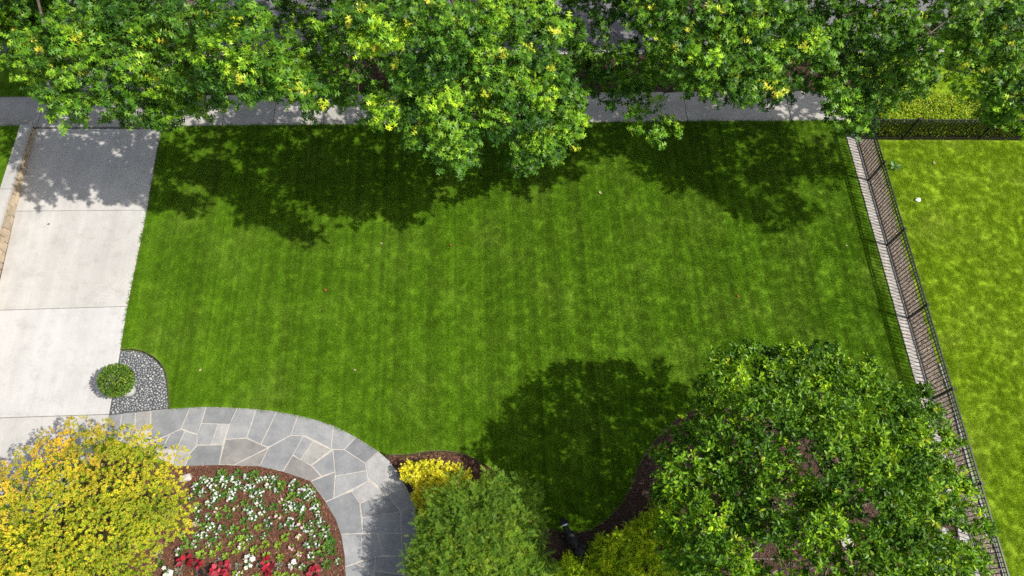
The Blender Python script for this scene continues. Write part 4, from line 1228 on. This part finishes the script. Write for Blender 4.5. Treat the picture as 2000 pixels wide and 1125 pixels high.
PET_V = [(0, 0, 0)]; PET_F = []
for k in range(5):
    a = 2 * math.pi * k / 5
    i0 = len(PET_V)
    PET_V += [(.75 * math.cos(a - .55), .75 * math.sin(a - .55), .12), (1.02 * math.cos(a), 1.02 * math.sin(a), .05), (.75 * math.cos(a + .55), .75 * math.sin(a + .55), .12)]
    PET_F += [(0, i0, i0 + 1), (0, i0 + 1, i0 + 2)]
PET_V = np.array(PET_V); PET_F = np.array(PET_F)


def blossoms(n, size, pal, wts, spread, z=.10, hz=.05, eye=None):
    a = rng.random(n) * 6.283; rr = np.sqrt(rng.random(n)) * spread
    p_ = np.stack([rr * np.cos(a), rr * np.sin(a), z + rng.random(n) * hz], 1)
    nr_ = np.array([0, 0, 1.]) + rng.normal(size=(n, 3)) * .35
    sz_ = rng.uniform(*size, n)
    parts_ = [scatter(PET_V, PET_F, p_, rng.normal(size=(n, 3)), nr_, sz_, pick_cols(n, pal, wts, .06))]
    if eye: parts_.append(scatter(PET_V * np.array([.25, .25, 1]) + np.array([0, 0, .06]), PET_F, p_, rng.normal(size=(n, 3)), nr_, sz_, pick_cols(n, [eye], [1], .1)))
    return join(parts_)


GRN = [(.05, .13, .02), (.08, .18, .025), (.12, .23, .03), (.04, .09, .02)]
LIME = [(.20, .32, .025), (.26, .36, .03), (.14, .26, .02)]
WHT = [(.66, .66, .65), (.58, .59, .61)]


def np_mesh(name, vfc, mat): return mesh_np(name, vfc[0], vfc[1], mat, vfc[2])


def plant_variants(kind):
    out = []
    for k in range(5):
        if kind == 'white': f = rosette(30, (.05, .11), GRN, [3, 3, 2, 1]); bl = blossoms(10, (.020, .033), WHT, [2, 1], .095, eye=(.75, .62, .15))
        elif kind == 'sparse': f = rosette(24, (.05, .10), GRN + LIME[2:], [3, 3, 2, 1, 1]); bl = blossoms(4, (.022, .036), WHT, [2, 1], .09)
        elif kind == 'green': f = rosette(26, (.05, .105), GRN[:3] + LIME[2:], [2, 3, 3, 2], .7); bl = None
        elif kind == 'lime': f = rosette(30, (.05, .10), LIME, [2, 2, 2], .7); bl = None
        elif kind == 'pink': f = rosette(20, (.04, .09), LIME + GRN[:1], [1, 1, 2, 2]); bl = blossoms(7, (.024, .036), [(.72, .42, .48), (.78, .62, .62), (.8, .72, .4)], [2, 2, .8], .085)
        elif kind == 'red': f = rosette(8, (.10, .15), [(.30, .013, .028), (.20, .010, .024), (.42, .04, .065)], [2, 2, 1], .3, .07, OVAL_V * np.array([1, 1.7, 1]), OVAL_F, .12, .06); bl = None
        elif kind == 'begonia': f = rosette(10, (.06, .09), GRN, [1, 2, 2, 1]); bl = blossoms(9, (.045, .065), [(.66, .67, .61), (.62, .65, .54)], [2, 1], .10, .12, .05)
        elif kind == 'silver': f = rosette(26, (.05, .11), [(.22, .27, .19), (.28, .32, .25), (.16, .20, .13)], [1, 1, 1], .9, .05, OVAL_V * np.array([1, .5, 1])); bl = None
        elif kind == 'dark': f = rosette(26, (.08, .16), [(.02, .022, .025), (.035, .035, .04)], [1, 1], .8, .05, OVAL_V * np.array([1, .35, 1])); bl = None
        elif kind == 'orange': f = rosette(14, (.06, .10), [(.50, .17, .04), (.42, .11, .03), (.2, .16, .03)], [2, 2, 1], .5); bl = None
        out.append((np_mesh('foliage', f, M['herb']), np_mesh('blossoms', bl, M['petal']) if bl else None))
    return out


PL = {
 'white': [(385, 510), (420, 525), (490, 500), (555, 500), (600, 528), (665, 490), (740, 510), (795, 500), (842, 498), (812, 545), (855, 575), (342, 560), (380, 592), (450, 560), (522, 542), (570, 580), (560, 622), (642, 562), (700, 600),
           (746, 592), (965, 532), (1040, 560), (1010, 592), (1062, 588), (1045, 625), (460, 622), (430, 662), (350, 690), (745, 660), (762, 706), (680, 702), (700, 750), (922, 662), (962, 682), (1000, 690), (1092, 682), (1112, 730),
           (1130, 782), (1040, 820), (412, 742), (432, 808), (500, 815), (390, 860), (936, 770), (952, 805), (1105, 915), (1070, 992), (690, 548), (1080, 600)],
 'sparse': [(540, 852), (340, 860), (465, 860), (345, 752), (790, 770), (802, 805), (770, 866), (680, 880), (1050, 922), (1240, 1025), (1066, 788), (1082, 850), (1160, 822), (905, 705), (940, 555), (480, 598), (720, 645), (335, 915), (235, 960),
            (1150, 860), (885, 802), (255, 866), (310, 620), (1020, 1062), (655, 690)],
 'green': [(500, 470), (605, 465), (712, 475), (520, 602), (640, 652), (830, 682), (1010, 742), (640, 772), (580, 825), (650, 830), (530, 690), (550, 742), (480, 742), (600, 880), (1200, 962), (1190, 912), (1175, 872), (1105, 650), (1132, 972),
           (1168, 1046), (375, 800), (440, 905), (290, 920), (880, 540), (940, 612), (1165, 930), (340, 540), (100, 1045), (1205, 900)],
 'lime': [(730, 810), (770, 922), (860, 925), (485, 932), (560, 920), (590, 962), (530, 992), (440, 980), (370, 982), (710, 958), (785, 1000), (870, 1000), (900, 870), (850, 1108), (720, 1118), (900, 1120), (635, 890), (800, 1120), (960, 1118), (590, 1110)],
 'pink': [(590, 690), (470, 700), (880, 640), (1000, 800), (640, 930), (330, 790), (856, 745), (990, 870), (942, 936), (990, 986), (412, 922), (620, 1112)],
 'red': [(282, 1022), (345, 1045), (488, 1080), (520, 1062), (500, 1112), (796, 1042), (805, 1075), (1092, 1092), (1080, 1112), (560, 1090)],
 'begonia': [(160, 1092), (685, 1015), (668, 1048), (958, 1045), (165, 1118)],
 'silver': [(232, 1085), (602, 1052), (736, 1050), (100, 985), (225, 965), (492, 1022), (860, 1052)],
 'dark': [(355, 1112), (395, 1095), (420, 1118)],
 'orange': [(325, 1108)],
}
DESC = {'white': ('pansy_plant', 'white flowering pansy clump'), 'sparse': ('pansy_plant', 'pansy clump with few white flowers'), 'green': ('leafy_plant', 'small dark green plant'), 'lime': ('leafy_plant', 'small lime green plant'),
        'pink': ('pink_flower_plant', 'small pink flowering plant'), 'red': ('coleus_plant', 'crimson leaved plant'), 'begonia': ('white_flower_plant', 'large white blossom cluster'), 'silver': ('silver_plant', 'silvery grey plant'),
        'dark': ('dark_plant', 'black leaved tuft'), 'orange': ('orange_plant', 'orange leaved plant')}
allp = []
for k, ptl in PL.items():
    for (x, y) in ptl: allp.append((y, x, k))
allp.sort()
BAND = 45.0
rows = {}
for y, x, k in allp: rows.setdefault(int((y - 455) // BAND), []).append((x, y, k))
def ordn(i):
    return ['first', 'second', 'third', 'fourth', 'fifth', 'sixth', 'seventh', 'eighth', 'ninth', 'tenth', 'eleventh', 'twelfth', 'thirteenth', 'fourteenth', 'fifteenth', 'sixteenth', 'seventeenth', 'eighteenth', 'nineteenth', 'twentieth'][i]
variants = {k: plant_variants(k) for k in PL}
for ri, rk in enumerate(sorted(rows)):
    for ci, (x, y, k) in enumerate(sorted(rows[rk])):
        px_, py_ = Z8(x, y)
        q_ = P(px_ + 1.5, py_ + 2.0)
        nm, ds = DESC[k]
        o = empty(nm, (q_.x, q_.y, -0.01), random.uniform(0, 6.28))
        sc_ = random.uniform(.8, 1.15); o.scale = (sc_, sc_, sc_)
        tag(o, f'{ds}, {ordn(ci)} from left in the {ordn(ri)} flower row down', 'flower' if k in ('white', 'sparse', 'pink', 'begonia') else 'plant', 'plants set in rows in the flower bed')
        fm, bmz = random.choice(variants[k])
        link('foliage', fm, None, o)
        if bmz: link('blossoms', bmz, None, o)

# ------------------------------------------------------------------ boulders
def boulder(px, py, r, mat, label, flat=.6, seed=0):
    rd = random.Random(seed)
    bm = bmesh.new(); bmesh.ops.create_icosphere(bm, subdivisions=3, radius=1.0)
    ph = [(Vector((rd.gauss(0, 1), rd.gauss(0, 1), rd.gauss(0, 1))).normalized(), rd.uniform(.55, .85)) for _ in range(9)]
    for v_ in bm.verts:
        for nrm_, dd in ph:
            k = v_.co.dot(nrm_)
            if k > dd: v_.co -= nrm_ * (k - dd) * .85
        v_.co = Vector((v_.co.x * r[0], v_.co.y * r[1], v_.co.z * r[0] * flat))
    o_ = link('boulder', from_bm('boulder', bm, M[mat]))
    q_ = P(px, py); o_.location = (q_.x, q_.y, r[0] * flat * .35); o_.rotation_euler = (0, 0, rd.uniform(0, 3))
    tag(o_, label, 'rock')
    return o_


boulder(363, 934, (.16, .12), 'boulder', 'pale flat rock at the golden maple beside the flower bed', .5, 3)
boulder(1652, 1056, (.20, .16), 'boulder', 'pale rock seen through the glossy tree crown', .5, 4)
boulder(1842, 1046, (.27, .2), 'boulder_grey', 'large grey rock under the glossy tree near the fence', .5, 5)
boulder(1836, 1098, (.26, .2), 'boulder_grey', 'smaller grey rock below the large one under the glossy tree', .5, 6)
boulder(1875, 1052, (.10, .08), 'boulder', 'small pale rock between the grey rocks and the fence', .5, 8)
boulder(1182, 1052, (.03, .025), 'boulder_grey', 'tiny grey stone on the mulch right of the dog', .6, 9)

# ------------------------------------------------------------------ the black dog
dg = P(1122, 1062); dg.z = 0
dog = empty('dog', dg); tag(dog, 'black dog with a white collar standing at the lawn edge', 'dog')
def dp(px, py, z): return P(px, py, z) - dg
spine = [('rump', dp(1137, 1075, .50), .105), ('loin', dp(1130, 1067, .52), .068), ('rib', dp(1121, 1057, .51), .115), ('chest', dp(1114.5, 1049, .51), .13), ('neck', dp(1108, 1038, .57), .066), ('nape', dp(1103.5, 1027, .62), .066),
         ('skull', dp(1101, 1019.5, .63), .078), ('muzzle', dp(1098.5, 1013.5, .60), .045), ('nose', dp(1096.5, 1009, .58), .026)]
names = [s_[0] for s_ in spine]
V = [s_[1] for s_ in spine]; Rr = [s_[2] for s_ in spine]; Ed = [(i, i + 1) for i in range(len(spine) - 1)]
bdir = (V[3] - V[0]); bdir.z = 0; bdir.normalize(); side = Vector((-bdir.y, bdir.x, 0))
def addchain(root_i, pts):
    a = root_i
    for p_, r_ in pts:
        V.append(p_); Rr.append(r_); Ed.append((a, len(V) - 1)); a = len(V) - 1
for sg in (1, -1):
    ch0 = V[3] + side * .105 * sg
    addchain(3, [(Vector((ch0.x, ch0.y, .38)) + bdir * .03, .062), (Vector((ch0.x, ch0.y, .22)) + bdir * (.03 + .05 * sg), .036), (Vector((ch0.x, ch0.y, .055)) + bdir * (.04 + .06 * sg), .030), (Vector((ch0.x, ch0.y, .028)) + bdir * (.09 + .06 * sg), .030)])
    r0 = V[0] + side * .13 * sg
    addchain(0, [(Vector((r0.x, r0.y, .36)) + bdir * .07, .088), (Vector((r0.x, r0.y, .20)) - bdir * (.05 + .03 * sg), .040), (Vector((r0.x, r0.y, .055)) - bdir * (.02 + .03 * sg), .028), (Vector((r0.x, r0.y, .028)) + bdir * (.03 - .03 * sg), .030)])
addchain(0, [(dp(1139, 1082, .48), .036), (dp(1138.5, 1091, .47), .024), (dp(1136, 1099, .47), .018), (dp(1134.5, 1107, .48), .010)])
for sg in (1, -1):
    hd = (V[8] - V[6]); hd.z = 0; hd.normalize(); hs = Vector((-hd.y, hd.x, 0))
    addchain(6, [(V[6] + hs * .07 * sg + Vector((0, 0, .035)) - hd * .01, .030), (V[6] + hs * .125 * sg - Vector((0, 0, .02)) - hd * .05, .018)])
me = bpy.data.meshes.new('body'); me.from_pydata([tuple(v_) for v_ in V], Ed, []); me.materials.append(M['fur'])
bo = link('body', me, None, dog)
bpy.context.view_layer.objects.active = bo
md = bo.modifiers.new('skin', 'SKIN'); md.use_smooth_shade = True
sv_ = me.skin_vertices[0].data if me.skin_vertices else None
if sv_ is None:
    bo.select_set(True); bpy.ops.object.modifier_remove(modifier='skin'); md = bo.modifiers.new('skin', 'SKIN'); md.use_smooth_shade = True
    sv_ = me.skin_vertices[0].data
for i, r_ in enumerate(Rr):
    sv_[i].radius = (r_ * 1.15, r_ * 1.1); sv_[i].use_root = (i == 0)
sb = bo.modifiers.new('smooth', 'SUBSURF'); sb.levels = 2; sb.render_levels = 2
# collar round the neck, just behind the skull
a0, a1 = V[5], V[6]; cc = a0.lerp(a1, .25); t_ = (a1 - a0).normalized(); u_ = t_.cross(Vector((0, 0, 1))).normalized(); w_ = t_.cross(u_)
Vc = []; Fc = []
for k in range(20):
    an = 2 * math.pi * k / 20
    for rr_, o_ in ((.074, -.016), (.086, -.014), (.086, .014), (.074, .016)):
        Vc.append(cc + (u_ * math.cos(an) + w_ * math.sin(an)) * rr_ + t_ * o_)
for k in range(20):
    for j in range(4): Fc.append((k * 4 + j, k * 4 + (j + 1) % 4, ((k + 1) % 20) * 4 + (j + 1) % 4, ((k + 1) % 20) * 4 + j))
link('collar', mesh_np('collar', np.array([tuple(v_) for v_ in Vc]), np.array(Fc), M['collar']), None, dog)

# ------------------------------------------------------------------ small things
ub = empty('utility_box', P(833, 268)); tag(ub, 'small green utility box lid on the lawn below the drooping oak', 'utility box')
ub.rotation_euler = (0, 0, math.atan2(E1.y, E1.x))
link('box', box_mesh('box', (.26, .19, .12), M['green_plastic'], .01, (0, 0, .04)), None, ub)
link('lid', box_mesh('lid', (.29, .22, .025), M['green_plastic'], .008, (0, 0, .115)), None, ub)

def leaf_thing(px, py, size, mat, label, name='fallen_leaf', cat='leaf'):
    bm = bmesh.new()
    vs = [bm.verts.new((x * size, y * size, z * size)) for x, y, z in ((-.5, 0, .05), (-.15, .34, .16), (.25, .26, .10), (.5, 0, .22), (.2, -.3, .14), (-.2, -.28, .2))]
    c_ = bm.verts.new((0, 0, 0))
    for i in range(6): bm.faces.new((vs[i], c_, vs[(i + 1) % 6]))
    r_ = bmesh.ops.solidify(bm, geom=bm.faces[:], thickness=.003)
    o_ = link(name, from_bm(name, bm, M[mat])); q_ = P(px, py); o_.location = (q_.x, q_.y, .045); o_.rotation_euler = (0, 0, random.uniform(0, 6))
    tag(o_, label, cat); return o_
leaf_thing(637, 568, .11, 'dead_leaf', 'orange fallen leaf on the left part of the sunny lawn')
leaf_thing(1441, 580, .09, 'dead_leaf', 'orange brown fallen leaf on the right part of the sunny lawn')
leaf_thing(881, 481, .08, 'dead_leaf', 'small brown fallen leaf just below the oak shadow on the lawn')
leaf_thing(746, 477, .07, 'pale_leaf', 'pale scrap of leaf at the tip of the oak shadow')
leaf_thing(393, 724, .09, 'pale_leaf', 'pale leaf on the lawn right of the pebble bed')
leaf_thing(694, 724, .08, 'pale_leaf', 'pale leaf on the lawn above the curved stone path')
leaf_thing(1172, 378, .12, 'pale_leaf', 'pale leaf at the shadow edge in the upper middle of the lawn')
leaf_thing(1652, 481, .07, 'pale_leaf', 'tiny pale leaf on the lawn near the brick edging')
leaf_thing(97, 439, .07, 'dead_leaf', 'dark round leaf lying on the sunny driveway')
leaf_thing(1823, 320, .12, 'pale_leaf', 'tan leaf on the lawn beyond the fence')
lt = empty('crumpled_paper', P(1791, 392)); tag(lt, 'crumpled white paper lying on the lawn beyond the fence', 'litter')
bm = bmesh.new(); bmesh.ops.create_icosphere(bm, subdivisions=2, radius=.075)
for v_ in bm.verts: v_.co *= random.uniform(.65, 1.15); v_.co.z = v_.co.z * .6 + .06
link('paper', from_bm('paper', bm, M['paper']), None, lt)
wd = empty('weed', P(1745, 328)); tag(wd, 'broad leaved green weed beside the fence in the neighbouring lawn', 'weed')
link('leaves', np_mesh('leaves', rosette(14, (.12, .2), [(.09, .2, .06), (.13, .26, .09)], [1, 1], .5, .05), M['herb']), None, wd)

# white scribbles on the second field of the driveway
slabs = [c for c in ap.children]
for ln in ([(250, 533), (240, 548), (222, 560), (200, 575), (190, 592)], [(184, 562), (193, 556), (207, 557), (213, 566), (209, 575), (196, 573), (184, 565)], [(213, 566), (224, 574), (214, 582), (196, 580), (182, 588)],
           [(252, 546), (245, 552), (243, 562), (248, 574), (250, 590), (245, 596), (215, 598)]):
    pth = [P(*p_) for p_ in smooth_line(ln, 6)]
    L_ = []; R_ = []
    for i, v_ in enumerate(pth):
        a = pth[max(0, i - 1)]; b_ = pth[min(len(pth) - 1, i + 1)]; t_ = (b_ - a).normalized(); nn = Vector((-t_.y, t_.x, 0)) * .005
        L_.append(v_ + nn); R_.append(v_ - nn)
    Vx = np.array([(v_.x, v_.y, .003) for v_ in L_ + R_]); k = len(L_)
    link('chalk_line', mesh_np('chalk_line', Vx, np.array([(i, i + 1, k + i + 1, k + i) for i in range(k - 1)]), M['chalk']), None, slabs[1])
